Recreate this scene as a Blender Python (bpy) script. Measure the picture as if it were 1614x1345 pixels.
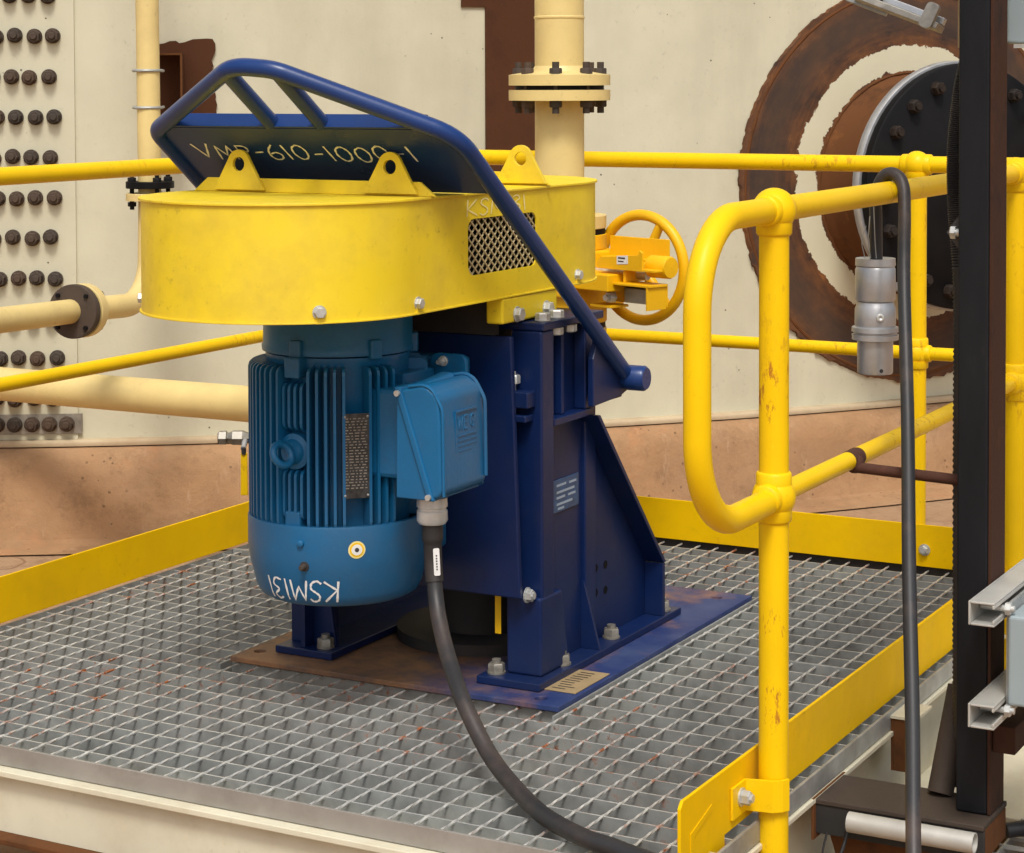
import bpy, bmesh, math, random
from math import sin, cos, pi, radians, sqrt, atan2
from mathutils import Vector as V, Matrix as M

random.seed(7)
for o in list(bpy.data.objects):
    bpy.data.objects.remove(o, do_unlink=True)
SC = bpy.context.scene
COL = SC.collection

# ------------------------------------------------------------------ camera
cam_d = bpy.data.cameras.new("camera")
cam = bpy.data.objects.new("camera", cam_d)
COL.objects.link(cam)
SC.camera = cam
_yaw, _pitch, _roll = -0.49596, 0.03503, 0.00329
_f = V((sin(_yaw) * cos(_pitch), cos(_yaw) * cos(_pitch), -sin(_pitch)))
_r0 = V((cos(_yaw), -sin(_yaw), 0)); _d0 = _f.cross(_r0)
_r = cos(_roll) * _r0 + sin(_roll) * _d0
_d = -sin(_roll) * _r0 + cos(_roll) * _d0
cam.matrix_world = M(((_r.x, -_d.x, -_f.x, 1.33847), (_r.y, -_d.y, -_f.y, -3.42809), (_r.z, -_d.z, -_f.z, 1.29505), (0, 0, 0, 1)))
cam_d.sensor_width = 36
cam_d.lens = 3325.67 / 1614 * 36
cam_d.shift_y = -(672.5 - 243.256) / 1614
cam_d.clip_start = 0.05
cam_d.clip_end = 2000

# ------------------------------------------------------------------ world, sun, exposure
SUN_EL, SUN_AZ = radians(56), radians(150)      # azimuth clockwise from +y
w = bpy.data.worlds.new("World"); SC.world = w; w.use_nodes = True
nt = w.node_tree; nt.nodes.clear()
sky = nt.nodes.new('ShaderNodeTexSky'); sky.sky_type = 'NISHITA'; sky.sun_disc = False
sky.sun_elevation = SUN_EL; sky.sun_rotation = SUN_AZ
sky.air_density = 1.0; sky.dust_density = 6.0; sky.ozone_density = 0.6; sky.altitude = 300
hs = nt.nodes.new('ShaderNodeHueSaturation'); hs.inputs['Saturation'].default_value = 0.42
bg = nt.nodes.new('ShaderNodeBackground'); bg.inputs['Strength'].default_value = 0.115
wo = nt.nodes.new('ShaderNodeOutputWorld')
nt.links.new(sky.outputs[0], hs.inputs['Color']); nt.links.new(hs.outputs[0], bg.inputs['Color']); nt.links.new(bg.outputs[0], wo.inputs[0])
sun_d = bpy.data.lights.new("sun", 'SUN'); sun_d.energy = 1.5; sun_d.angle = radians(13); sun_d.color = (1.0, 0.965, 0.90)
sun = bpy.data.objects.new("sun", sun_d); COL.objects.link(sun)
_sd = V((sin(SUN_AZ) * cos(SUN_EL), cos(SUN_AZ) * cos(SUN_EL), sin(SUN_EL)))
sun.rotation_euler = (-_sd).to_track_quat('-Z', 'Y').to_euler()
sun.location = (0, -6, 9)
SC.view_settings.view_transform = 'Standard'; SC.view_settings.look = 'None'
SC.view_settings.exposure = 0.36; SC.view_settings.gamma = 1.0
SC.view_settings.use_curve_mapping = False
SC.render.engine = 'CYCLES'
try:
    SC.cycles.max_bounces = 8; SC.cycles.diffuse_bounces = 4
except Exception:
    pass

# ------------------------------------------------------------------ materials
def srgb(h):
    c = [int(h[i:i + 2], 16) / 255 for i in (0, 2, 4)]
    return tuple(x / 12.92 if x <= .04045 else ((x + .055) / 1.055) ** 2.4 for x in c) + (1,)

class NB:
    def __init__(s, name):
        s.m = bpy.data.materials.new(name); s.m.use_nodes = True
        s.t = s.m.node_tree; s.t.nodes.clear()
        s.out = s.t.nodes.new('ShaderNodeOutputMaterial')
        s.b = s.t.nodes.new('ShaderNodeBsdfPrincipled')
        s.t.links.new(s.b.outputs[0], s.out.inputs[0])
        s.pos = s.t.nodes.new('ShaderNodeNewGeometry')
    def n(s, typ, **kw):
        n = s.t.nodes.new(typ)
        for k, v in kw.items():
            if k.startswith('i_'):
                n.inputs[k[2:].replace('_', ' ')].default_value = v
            else:
                setattr(n, k, v)
        return n
    def l(s, a, b): s.t.links.new(a, b)
    def noise(s, scale, detail=4, rough=.55, vec=None, stretch=None):
        n = s.n('ShaderNodeTexNoise'); n.inputs['Scale'].default_value = scale
        n.inputs['Detail'].default_value = detail; n.inputs['Roughness'].default_value = rough
        v = vec or s.pos.outputs['Position']
        if stretch:
            mp = s.n('ShaderNodeMapping'); mp.inputs['Scale'].default_value = stretch
            s.l(v, mp.inputs[0]); v = mp.outputs[0]
        s.l(v, n.inputs['Vector']); return n.outputs['Fac']
    def ramp(s, fac, stops):
        r = s.n('ShaderNodeValToRGB'); e = r.color_ramp.elements
        e[0].position, e[0].color = stops[0][0], stops[0][1]
        e[1].position, e[1].color = stops[-1][0], stops[-1][1]
        for p, c in stops[1:-1]:
            x = e.new(p); x.color = c
        s.l(fac, r.inputs[0]); return r.outputs[0]
    def mask(s, fac, a, b):
        r = s.n('ShaderNodeMapRange'); r.inputs[1].default_value = a; r.inputs[2].default_value = b
        s.l(fac, r.inputs[0]); return r.outputs[0]
    def mix(s, fac, a, b, mode='MIX'):
        n = s.n('ShaderNodeMix', data_type='RGBA', blend_type=mode)
        for sock, val in ((n.inputs[0], fac), (n.inputs[6], a), (n.inputs[7], b)):
            if hasattr(val, 'is_linked') or hasattr(val, 'links'):
                s.l(val, sock)
            else:
                sock.default_value = val
        return n.outputs[2]
    def math(s, op, a, b=0.0):
        n = s.n('ShaderNodeMath', operation=op)
        for i, val in enumerate((a, b)):
            if hasattr(val, 'links'): s.l(val, n.inputs[i])
            else: n.inputs[i].default_value = val
        return n.outputs[0]
    def bump(s, h, strength=.2, dist=.002):
        n = s.n('ShaderNodeBump'); n.inputs['Strength'].default_value = strength; n.inputs['Distance'].default_value = dist
        s.l(h, n.inputs['Height']); s.l(n.outputs[0], s.b.inputs['Normal'])
    def set(s, **kw):
        for k, v in kw.items():
            sock = s.b.inputs[k.replace('_', ' ')]
            if hasattr(v, 'links'): s.l(v, sock)
            else: sock.default_value = v

BLK = (0, 0, 0, 1); WHT = (1, 1, 1, 1)
RUST_D = (.05, .022, .010, 1); RUST_M = (.125, .048, .016, 1); RUST_L = (.27, .105, .03, 1)

def paint(name, col, rough=.42, var=.10, dirt=(.16, .09, .045, 1), dirt_amt=.25, chips=.0, chip_col=RUST_M, spec=.5, dirt_scale=3.0, fade=None, bump=.12, specks=0.0, streak=0.0, scrape=0.0, wave=None, grime=.3):
    k = NB(name)
    c = k.mix(k.mask(k.noise(5, 3), .3, .7), tuple(x * (1 - var) for x in col[:3]) + (1,), tuple(min(1, x * (1 + var)) for x in col[:3]) + (1,))
    if fade:
        c = k.mix(k.math('MULTIPLY', k.mask(k.noise(2.2, 5, .6), .42, .7), .6), c, fade)
    dm = k.math('MULTIPLY', k.mask(k.noise(dirt_scale, 8, .68), .45, .78), dirt_amt)
    c = k.mix(dm, c, dirt)
    if streak:
        sm = k.math('MULTIPLY', k.mask(k.noise(1.6, 7, .6, stretch=(1, 1, .12)), .5, .75), streak)
        c = k.mix(sm, c, tuple(x * .72 for x in dirt[:3]) + (1,))
    if scrape:
        sm = k.mask(k.noise(55, 7, .72, stretch=(1, 1, .4)), .55, .61)
        sm = k.math('MULTIPLY', k.math('MULTIPLY', sm, k.mask(k.noise(2.6, 3, .55), .53, .60)), scrape)
        c = k.mix(sm, c, (.36, .12, .02, 1))
        for q_, rad_ in (((-.012, -.026, .77), .11), ((.0, -.027, .20), .10), ((.004, -.026, .35), .05), ((.0, -.36, .60), .06)):
            dv = k.n('ShaderNodeVectorMath', operation='DISTANCE'); k.l(k.pos.outputs['Position'], dv.inputs[0]); dv.inputs[1].default_value = q_
            near = k.mask(dv.outputs['Value'], rad_, rad_ * .35)
            mk = k.mask(k.math('ADD', k.noise(60, 8, .75, stretch=(1, 1, .3)), k.math('MULTIPLY', near, .13)), .66, .72)
            c = k.mix(k.math('MULTIPLY', k.math('MULTIPLY', mk, near), .85 if scrape > .4 else 0), c, (.40, .13, .02, 1))
    if specks:
        v = k.n('ShaderNodeTexVoronoi', i_Scale=16.0); k.l(k.pos.outputs['Position'], v.inputs['Vector'])
        sp = k.math('LESS_THAN', v.outputs['Distance'], .10 * specks)
        sp = k.math('MULTIPLY', sp, k.mask(k.noise(3.1, 2), .5, .56))
        c = k.mix(k.math('MULTIPLY', sp, .8), c, (.035, .025, .018, 1))
    if grime:
        gm = k.math('MULTIPLY', k.mask(k.noise(42, 10, .78), .57, .66), k.mask(k.noise(3.7, 5, .65), .44, .62))
        c = k.mix(k.math('MULTIPLY', gm, grime), c, tuple(x * .45 for x in dirt[:3]) + (1,))
        fl = k.math('MULTIPLY', k.mask(k.noise(75, 6, .7, stretch=(1, 1, .5)), .64, .70), k.mask(k.noise(5.3, 4, .6), .5, .6))
        c = k.mix(k.math('MULTIPLY', fl, grime * .8), c, tuple(min(1, x * 1.25 + .06) for x in col[:3]) + (1,))
    r0 = k.math('ADD', k.math('MULTIPLY', k.noise(9, 4), .25), rough - .12)
    if chips:
        cm = k.mask(k.noise(17, 9, .72), .80 - chips * .2, .815 - chips * .2)
        cm = k.math('MULTIPLY', cm, k.mask(k.noise(2.6, 2), .45, .5))
        c = k.mix(cm, c, chip_col)
    k.set(Base_Color=c, Roughness=r0)
    k.b.inputs['Specular IOR Level'].default_value = spec
    if bump:
        h = k.noise(90, 3)
        if wave: h = k.math('ADD', h, k.math('MULTIPLY', k.noise(wave[0], 2, .4), wave[1]))
        k.bump(h, bump, .0012)
    return k.m

def rusty(name, dark=RUST_D, mid=RUST_M, light=RUST_L, rough=.85, scale=7, rnd=None):
    k = NB(name)
    c = k.ramp(k.noise(scale, 9, .68), [(.25, dark), (.47, mid), (.62, mid), (.82, light)])
    if rnd:
        oi = k.n('ShaderNodeObjectInfo'); c = k.mix(k.math('MULTIPLY', oi.outputs['Random'], .75), c, rnd)
    k.set(Base_Color=c, Roughness=rough); k.bump(k.noise(70, 6, .7), .5, .002); k.b.inputs['Specular IOR Level'].default_value = .2
    return k.m

def metal(name, col, rough=.4, metallic=.9, var=.2, scale=25, dirt=.15, rust=0.0, bump=.15, rs=2.3):
    k = NB(name)
    c = k.mix(k.mask(k.noise(scale, 5, .6), .3, .7), tuple(x * (1 - var) for x in col[:3]) + (1,), tuple(min(1, x * (1 + var)) for x in col[:3]) + (1,))
    c = k.mix(k.math('MULTIPLY', k.mask(k.noise(4, 8, .7), .5, .75), dirt), c, (.14, .09, .055, 1))
    met = metallic
    if rust:
        rm = k.math('MULTIPLY', k.mask(k.noise(rs * 4, 10, .78), .58 - .1 * rust, .66 - .1 * rust), k.mask(k.noise(1.5, 4, .6), .47, .57))
        rc = k.ramp(k.noise(40, 6), [(.3, (.16, .045, .015, 1)), (.7, (.38, .11, .03, 1))])
        c = k.mix(rm, c, rc)
        met = k.math('MULTIPLY', k.math('SUBTRACT', 1.0, rm), metallic)
    k.set(Base_Color=c, Roughness=k.math('ADD', k.math('MULTIPLY', k.noise(scale, 4), .3), rough - .15), Metallic=met)
    k.bump(k.noise(120, 3), bump, .001)
    return k.m

MT = {}
MT['yellow'] = paint('rail_yellow_paint', (.88, .56, .002, 1), .42, .04, spec=.22, dirt=(.50, .26, .02, 1), dirt_amt=.18, chips=.12, chip_col=(.45, .16, .02, 1), scrape=.45)
MT['board'] = paint('toe_board_yellow_paint', (.86, .52, .0015, 1), .55, .05, spec=.08, wave=(2.2, 8), dirt=(.36, .18, .03, 1), dirt_amt=.3, chips=.05)
MT['guard'] = paint('belt_guard_yellow_paint', (.83, .61, .014, 1), .48, .05, dirt=(.40, .24, .05, 1), dirt_amt=.5, dirt_scale=4.5, grime=.5, chips=.05, fade=(.84, .64, .07, 1), spec=.35, wave=(3.0, 14), streak=.10)
MT['orange'] = paint('valve_orange_paint', (.85, .475, .004, 1), .42, .06, dirt_amt=.25, spec=.35)
MT['cream'] = paint('tank_cream_paint', (.60, .57, .425, 1), .62, .05, dirt=(.36, .31, .20, 1), dirt_amt=.30, dirt_scale=1.1, chips=.0, spec=.25, bump=.3, grime=.35, specks=.6, streak=.35, wave=(.8, 20))
MT['pipe'] = paint('pipe_cream_paint', (.74, .575, .235, 1), .45, .06, dirt=(.35, .24, .12, 1), dirt_amt=.35)
MT['beam'] = paint('beam_cream_paint', (.66, .62, .47, 1), .55, .07, dirt=(.33, .22, .10, 1), dirt_amt=.5, chips=.35)
MT['motor'] = paint('motor_blue_paint', (.005, .112, .265, 1), .36, .08, spec=.42, dirt=(.09, .085, .075, 1), dirt_amt=.35, bump=.4, grime=.45)
MT['navy'] = paint('stand_navy_paint', (.003, .0145, .074, 1), .38, .14, dirt=(.05, .055, .065, 1), dirt_amt=.3, chips=.04, chip_col=(.05, .045, .05, 1), spec=.38)
MT['hoop'] = paint('hoop_blue_paint', (.0065, .036, .16, 1), .30, .1, dirt=(.09, .08, .07, 1), dirt_amt=.12, spec=.42)
MT['black'] = paint('black_paint', (.004, .004, .005, 1), .55, .2, dirt=(.02, .018, .016, 1), dirt_amt=.4, spec=.16)
MT['rubber'] = paint('black_rubber', (.018, .018, .02, 1), .55, .2, dirt=(.10, .07, .05, 1), dirt_amt=.5)
MT['rust'] = rusty('rust')
MT['rustplate'] = rusty('brown_rust_plate', (.045, .018, .009, 1), (.078, .028, .011, 1), (.13, .047, .018, 1), .8, 4)
MT['boltrust'] = rusty('rusty_bolt', (.045, .03, .022, 1), (.09, .06, .042, 1), (.17, .115, .08, 1), .65, 34, rnd=(.05, .045, .04, 1))
MT['gtop'] = metal('lit_grating_top', (.60, .60, .57, 1), .45, .4, .25, 30, .25, rust=.75, rs=5.0)  # lighter grating steel: sky light on the bar tops put into the colour
MT['zincd'] = metal('weathered_bolt', (.33, .31, .27, 1), .5, .7, .3, 30, .4)
MT['boltdark'] = rusty('dark_cover_bolt', (.012, .010, .009, 1), (.03, .02, .015, 1), (.08, .045, .028, 1), .6, 40, rnd=(.02, .018, .017, 1))
MT['galv'] = metal('galvanised_steel', (.40, .41, .395, 1), .55, .55, .22, 18, .35)
MT['grate'] = metal('galvanised_grating', (.30, .312, .30, 1), .55, .3, .25, 14, .3, rust=.05, rs=7.0)  # darker copy for bar sides, shade between bars put into the colour
MT['edge'] = metal('galvanised_edge_band', (.36, .34, .31, 1), .55, .4, .15, 6, .4)
MT['zinc'] = metal('zinc_bolt', (.56, .57, .55, 1), .4, .5, .2, 30, .10)
MT['alu'] = metal('cast_aluminium', (.46, .47, .485, 1), .38, .55, .12, 20, .05)
MT['brass'] = metal('nickel_gland', (.62, .63, .62, 1), .35, .35, .12, 30, .03)
MT['cabinet'] = paint('cabinet_grey_paint', (.30, .36, .38, 1), .4, .05, dirt_amt=.12)
MT['strut'] = metal('strut_channel', (.52, .51, .47, 1), .5, .35, .12, 9, .3)
MT['white'] = paint('white_print', (.78, .78, .76, 1), .5, .03, dirt_amt=.1)
MT['chalk'] = paint('chalk_marker', (.80, .80, .78, 1), .8, .15, dirt_amt=.3, bump=0)
MT['chalk_y'] = paint('chalk_marker_on_yellow', (.86, .74, .30, 1), .8, .1, dirt_amt=.2, bump=0)
MT['plate_dark'] = metal('engraved_plate', (.055, .055, .055, 1), .5, .5, .5, 90, .1)
MT['plate_blue'] = metal('blue_name_plate', (.05, .12, .28, 1), .35, .4, .25, 40, .1)
MT['print_pale'] = paint('pale_print', (.32, .40, .50, 1), .5, .1, bump=0)
MT['print_dark'] = paint('dark_print', (.03, .03, .03, 1), .6, .1, bump=0)
MT['tan'] = paint('tan_tag', (.40, .29, .15, 1), .7, .12, dirt=(.12, .08, .04, 1), dirt_amt=.5)
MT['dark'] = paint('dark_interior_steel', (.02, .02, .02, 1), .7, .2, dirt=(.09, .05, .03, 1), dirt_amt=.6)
MT['vent'] = metal('vent_mesh', (.60, .50, .28, 1), .5, .2, .15, 40, .2)

# tank pad: painted plate with ragged unpainted (rusty) rings
def pad_mat():
    k = NB('pad_paint_and_rust')
    at = k.n('ShaderNodeAttribute', attribute_name='rad')
    rag = k.math('MULTIPLY', k.math('SUBTRACT', k.noise(26, 5, .65), .5), .055)
    r = k.math('ADD', at.outputs['Fac'], rag)
    rag2 = k.math('MULTIPLY', k.math('SUBTRACT', k.noise(5, 4, .6), .5), .03)
    r = k.math('ADD', r, rag2)
    outer = k.math('MULTIPLY', k.math('GREATER_THAN', r, .53), k.math('LESS_THAN', r, 1.5))
    inner = k.math('LESS_THAN', r, .435)
    m = k.math('MAXIMUM', outer, inner)
    band = k.mask(k.math('ABSOLUTE', k.math('SUBTRACT', r, .66)), .11, .03)
    an_ = k.n('ShaderNodeAttribute', attribute_name='swirl')
    swn = k.noise(1.0, 8, .72, vec=an_.outputs['Vector'])
    rc = k.ramp(k.math('ADD', k.math('MULTIPLY', k.noise(6, 9, .7), .5), k.math('MULTIPLY', swn, .5)), [(.40, (.030, .014, .008, 1)), (.49, (.095, .035, .011, 1)), (.56, (.15, .055, .014, 1)), (.64, (.29, .11, .024, 1))])
    rc2 = k.ramp(k.noise(5, 8, .65), [(.3, (.028, .021, .018, 1)), (.6, (.06, .034, .02, 1)), (.85, (.15, .055, .02, 1))])
    rc = k.mix(k.math('MULTIPLY', band, .8), rc, rc2)
    pc = k.mix(k.mask(k.noise(4, 4), .3, .7), (.60, .56, .40, 1), (.65, .61, .44, 1))
    k.set(Base_Color=k.mix(m, pc, rc), Roughness=.75)
    k.bump(k.noise(60, 6, .7), .4, .002)
    return k.m
MT['pad'] = pad_mat()

def concrete_mat():
    k = NB('stained_concrete')
    a = k.ramp(k.noise(1.3, 8, .62), [(.3, (.32, .175, .085, 1)), (.5, (.42, .245, .125, 1)), (.72, (.50, .32, .185, 1))])
    st = k.mask(k.noise(1.1, 9, .74, stretch=(1, 1, 1.6)), .44, .66)
    c = k.mix(k.math('MULTIPLY', st, .6), a, (.22, .14, .08, 1))
    c = k.mix(k.math('MULTIPLY', k.mask(k.noise(3.6, 6, .7), .56, .68), .5), c, (.50, .22, .10, 1))
    v = k.n('ShaderNodeTexVoronoi', i_Scale=26.0); k.l(k.pos.outputs['Position'], v.inputs['Vector'])
    sp = k.math('MULTIPLY', k.math('LESS_THAN', v.outputs['Distance'], .13), k.mask(k.noise(4, 2), .5, .6))
    c = k.mix(k.math('MULTIPLY', sp, .6), c, (.07, .04, .025, 1))
    c = k.mix(k.math('MULTIPLY', k.mask(k.noise(9, 10, .78), .52, .66), .45), c, (.20, .115, .06, 1))
    c = k.mix(k.math('MULTIPLY', k.mask(k.noise(14, 10, .75, stretch=(1, 1, .3)), .58, .68), .4), c, (.56, .40, .26, 1))
    k.set(Base_Color=c, Roughness=.9); k.bump(k.noise(38, 8, .7), .7, .008)
    k.b.inputs['Specular IOR Level'].default_value = .2
    return k.m
MT['concrete'] = concrete_mat()

def ground_mat():
    k = NB('red_dust_ground')
    c = k.ramp(k.noise(.9, 9, .65), [(.3, (.33, .19, .10, 1)), (.55, (.40, .25, .145, 1)), (.8, (.44, .30, .19, 1))])
    w_ = k.n('ShaderNodeTexVoronoi', i_Scale=.7, feature='DISTANCE_TO_EDGE')
    mp = k.n('ShaderNodeVectorMath', operation='ADD')
    ns = k.n('ShaderNodeTexNoise', i_Scale=3.0); k.l(k.pos.outputs['Position'], ns.inputs['Vector'])
    k.l(k.pos.outputs['Position'], mp.inputs[0]); k.l(ns.outputs['Color'], mp.inputs[1]); k.l(mp.outputs[0], w_.inputs['Vector'])
    cr = k.math('MULTIPLY', k.math('LESS_THAN', w_.outputs['Distance'], .006), .5)
    c = k.mix(cr, c, (.15, .07, .035, 1))
    c = k.mix(k.math('MULTIPLY', k.mask(k.noise(11, 10, .78), .50, .64), .45), c, (.20, .11, .06, 1))
    k.set(Base_Color=c, Roughness=.95); k.bump(k.noise(30, 8, .7), .7, .012)
    k.b.inputs['Specular IOR Level'].default_value = .15
    return k.m
MT['ground'] = ground_mat()

def baseplate_mat():
    k = NB('base_plate_navy_with_rust_dust')
    sep = k.n('ShaderNodeSeparateXYZ'); k.l(k.pos.outputs['Position'], sep.inputs[0])
    # settled red dust on the front-left half, paint showing toward the right edge
    g = k.math('ADD', k.math('MULTIPLY', sep.outputs['X'], -2.2), -1.45)
    g = k.math('ADD', g, k.math('MULTIPLY', k.math('SUBTRACT', k.noise(6, 8, .7), .5), 2.0))
    m = k.mask(g, .05, .75)
    dust = k.ramp(k.noise(6, 9, .72), [(.3, (.07, .05, .05, 1)), (.46, (.17, .09, .05, 1)), (.66, (.34, .16, .065, 1))])
    pc = k.mix(k.mask(k.noise(8, 6, .6), .4, .7), (.010, .028, .13, 1), (.045, .07, .17, 1))
    k.set(Base_Color=k.mix(m, pc, dust), Roughness=.6); k.bump(k.noise(50, 5), .25, .001)
    return k.m
MT['baseplate'] = baseplate_mat()

def column_mat():
    k = NB('black_steel_scuffed')
    c = k.ramp(k.noise(7, 8, .7, stretch=(1, 1, .25)), [(.3, (.005, .006, .008, 1)), (.6, (.012, .013, .016, 1)), (.85, (.05, .048, .048, 1))])
    sc = k.math('GREATER_THAN', k.noise(60, 8, .75), .74)
    c = k.mix(k.math('MULTIPLY', sc, .6), c, (.22, .21, .2, 1))
    k.set(Base_Color=c, Roughness=.5); k.bump(k.noise(80, 4), .2, .001); k.b.inputs['Specular IOR Level'].default_value = .2
    return k.m
MT['column'] = column_mat()
MT['colrust'] = rusty('dark_rust_side', (.010, .009, .009, 1), (.05, .021, .012, 1), (.12, .047, .02, 1), .75, 7)
MT['dustcream'] = paint('dusty_cream_paint', (.50, .40, .26, 1), .8, .15, dirt=(.30, .17, .09, 1), dirt_amt=.8, dirt_scale=2.2, spec=.15)
MT['brkt'] = rusty('scaled_bracket_steel', (.03, .025, .022, 1), (.062, .046, .036, 1), (.15, .06, .025, 1), .7, 9)
MT['rod'] = rusty('rusted_rod', (.04, .022, .02, 1), (.08, .035, .024, 1), (.14, .06, .035, 1), .8, 12)
def cable_mat():
    k = NB('black_cable_jacket')
    d = k.mask(k.noise(5, 7, .7), .5, .72)
    c = k.mix(k.math('MULTIPLY', d, .55), (.022, .022, .024, 1), (.13, .085, .065, 1))
    k.set(Base_Color=c, Roughness=.48); k.bump(k.noise(60, 5, .7), .3, .001)
    return k.m
MT['cable'] = cable_mat()

# ------------------------------------------------------------------ mesh builder
def basis(z):
    z = V(z).normalized()
    a = V((0, 0, 1)) if abs(z.z) < .9 else V((1, 0, 0))
    x = a.cross(z).normalized(); y = z.cross(x)
    return x, y, z

class G:
    def __init__(s): s.v = []; s.f = []; s.sm = []
    def addv(s, p): s.v.append(V(p)); return len(s.v) - 1
    def face(s, idx, smooth=False): s.f.append(tuple(idx)); s.sm.append(smooth)
    def box(s, x0, x1, y0, y1, z0, z1, R=None, c=None):
        b = len(s.v)
        for z in (z0, z1):
            for (x, y) in ((x0, y0), (x1, y0), (x1, y1), (x0, y1)):
                p = V((x, y, z))
                if R is not None: p = R @ p
                if c is not None: p = p + V(c)
                s.v.append(p)
        for q in ((3, 2, 1, 0), (4, 5, 6, 7), (0, 1, 5, 4), (1, 2, 6, 5), (2, 3, 7, 6), (3, 0, 4, 7)):
            s.face([b + i for i in q])
        return s
    def prism(s, poly, o, ex, ey, d0, d1, holes=()):
        """polygon (2D, ccw seen from +ez) extruded along ez from d0 to d1; holes are cw or ccw loops"""
        o, ex, ey = V(o), V(ex), V(ey); ez = ex.cross(ey).normalized()
        loops = [list(poly)] + [list(h) for h in holes]
        if not holes:
            n = len(poly); b = len(s.v)
            for d in (d0, d1):
                for (x, y) in poly: s.v.append(o + ex * x + ey * y + ez * d)
            s.face([b + i for i in range(n)][::-1]); s.face([b + n + i for i in range(n)])
            for i in range(n):
                j = (i + 1) % n; s.face((b + i, b + j, b + n + j, b + n + i))
            return s
        bm = bmesh.new(); ed = []
        for lp in loops:
            vs = [bm.verts.new((x, y, 0)) for x, y in lp]
            for i in range(len(vs)): ed.append(bm.edges.new((vs[i], vs[(i + 1) % len(vs)])))
        bmesh.ops.triangle_fill(bm, use_beauty=True, use_dissolve=False, edges=ed)
        bm.verts.ensure_lookup_table(); bm.verts.index_update()
        pts = [(v.co.x, v.co.y) for v in bm.verts]; tris = []
        for f in bm.faces:
            t = [v.index for v in f.verts]
            a, b_, c = (pts[i] for i in t[:3])
            if (b_[0] - a[0]) * (c[1] - a[1]) - (b_[1] - a[1]) * (c[0] - a[0]) < 0: t = t[::-1]
            tris.append(t)
        bm.free()
        b = len(s.v); n = len(pts)
        for d in (d0, d1):
            for (x, y) in pts: s.v.append(o + ex * x + ey * y + ez * d)
        for t in tris:
            s.face([b + i for i in t][::-1]); s.face([b + n + i for i in t])
        k = 0
        for li, lp in enumerate(loops):
            m = len(lp)
            area = sum(lp[i][0] * lp[(i + 1) % m][1] - lp[(i + 1) % m][0] * lp[i][1] for i in range(m))
            flip = (area < 0) if li == 0 else (area > 0)
            for i in range(m):
                i0, i1 = b + k + i, b + k + (i + 1) % m
                q = (i0, i1, i1 + n, i0 + n); s.face(q[::-1] if flip else q)
            k += m
        return s
    def lathe(s, prof, o, ax=(0, 0, 1), n=32, smooth=True, caps=True, a0=0, a1=2 * pi):
        x, y, z = basis(ax); o = V(o); b = len(s.v); full = abs(a1 - a0 - 2 * pi) < 1e-6
        cnt = n if full else n + 1
        for (r, h) in prof:
            for i in range(cnt):
                a = a0 + (a1 - a0) * i / n
                s.v.append(o + z * h + (x * cos(a) + y * sin(a)) * r)
        for k in range(len(prof) - 1):
            for i in range(n):
                j = (i + 1) % cnt
                s.face((b + k * cnt + i, b + k * cnt + j, b + (k + 1) * cnt + j, b + (k + 1) * cnt + i), smooth)
        if caps and full:
            if prof[0][0] > 1e-5: s.face([b + i for i in range(n)][::-1])
            if prof[-1][0] > 1e-5: s.face([b + (len(prof) - 1) * cnt + i for i in range(n)])
        return s
    def cyl(s, p0, p1, r, n=24, r1=None):
        p0, p1 = V(p0), V(p1)
        return s.lathe([(r, 0), (r if r1 is None else r1, (p1 - p0).length)], p0, p1 - p0, n)
    def tube(s, pts, r, n=16, caps=True, closed=False):
        pts = [V(p) for p in pts]; m = len(pts)
        rr = r if isinstance(r, (list, tuple)) else [r] * m
        tang = []
        for i in range(m):
            a = pts[(i - 1) % m] if (closed or i > 0) else pts[0]
            c = pts[(i + 1) % m] if (closed or i < m - 1) else pts[-1]
            tang.append((c - a).normalized())
        x, y, _ = basis(tang[0]); b = len(s.v)
        for i in range(m):
            if i:
                q = tang[i - 1].rotation_difference(tang[i]); x = q @ x
            t = tang[i]; x = (x - t * x.dot(t)).normalized(); y = t.cross(x)
            for k in range(n):
                a = 2 * pi * k / n
                s.v.append(pts[i] + (x * cos(a) + y * sin(a)) * rr[i])
        for i in range(m if closed else m - 1):
            i2 = (i + 1) % m
            for k in range(n):
                k2 = (k + 1) % n
                s.face((b + i * n + k, b + i * n + k2, b + i2 * n + k2, b + i2 * n + k), True)
        if caps and not closed:
            s.face([b + k for k in range(n)][::-1]); s.face([b + (m - 1) * n + k for k in range(n)])
        return s
    def sphere(s, c, r, n=24, m=14, sz=1.0):
        prof = [(r * sin(pi * i / m), -r * sz * cos(pi * i / m)) for i in range(m + 1)]
        prof[0] = (1e-6, -r * sz); prof[-1] = (1e-6, r * sz)
        return s.lathe(prof, c, (0, 0, 1), n)
    def hexp(s, o, ax, af, h, h0=0.0, rot=0.0):
        x, y, z = basis(ax); R = af / sqrt(3); o = V(o); b = len(s.v)
        for hh, rr in ((h0, R), (h0 + h * .85, R), (h0 + h, R * .88)):
            for i in range(6):
                a = rot + pi / 3 * i; s.v.append(o + z * hh + (x * cos(a) + y * sin(a)) * rr)
        for k in range(2):
            for i in range(6):
                j = (i + 1) % 6; s.face((b + k * 6 + i, b + k * 6 + j, b + (k + 1) * 6 + j, b + (k + 1) * 6 + i))
        s.face([b + i for i in range(6)][::-1]); s.face([b + 12 + i for i in range(6)])
        return s
    def mesh(s, name, origin=V((0, 0, 0)), sharp=38):
        me = bpy.data.meshes.new(name)
        o = V(origin)
        me.from_pydata([tuple(p - o) for p in s.v], [], s.f); me.update()
        me.polygons.foreach_set('use_smooth', s.sm)
        if any(s.sm):
            me.set_sharp_from_angle(angle=radians(sharp))
        return me

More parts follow.
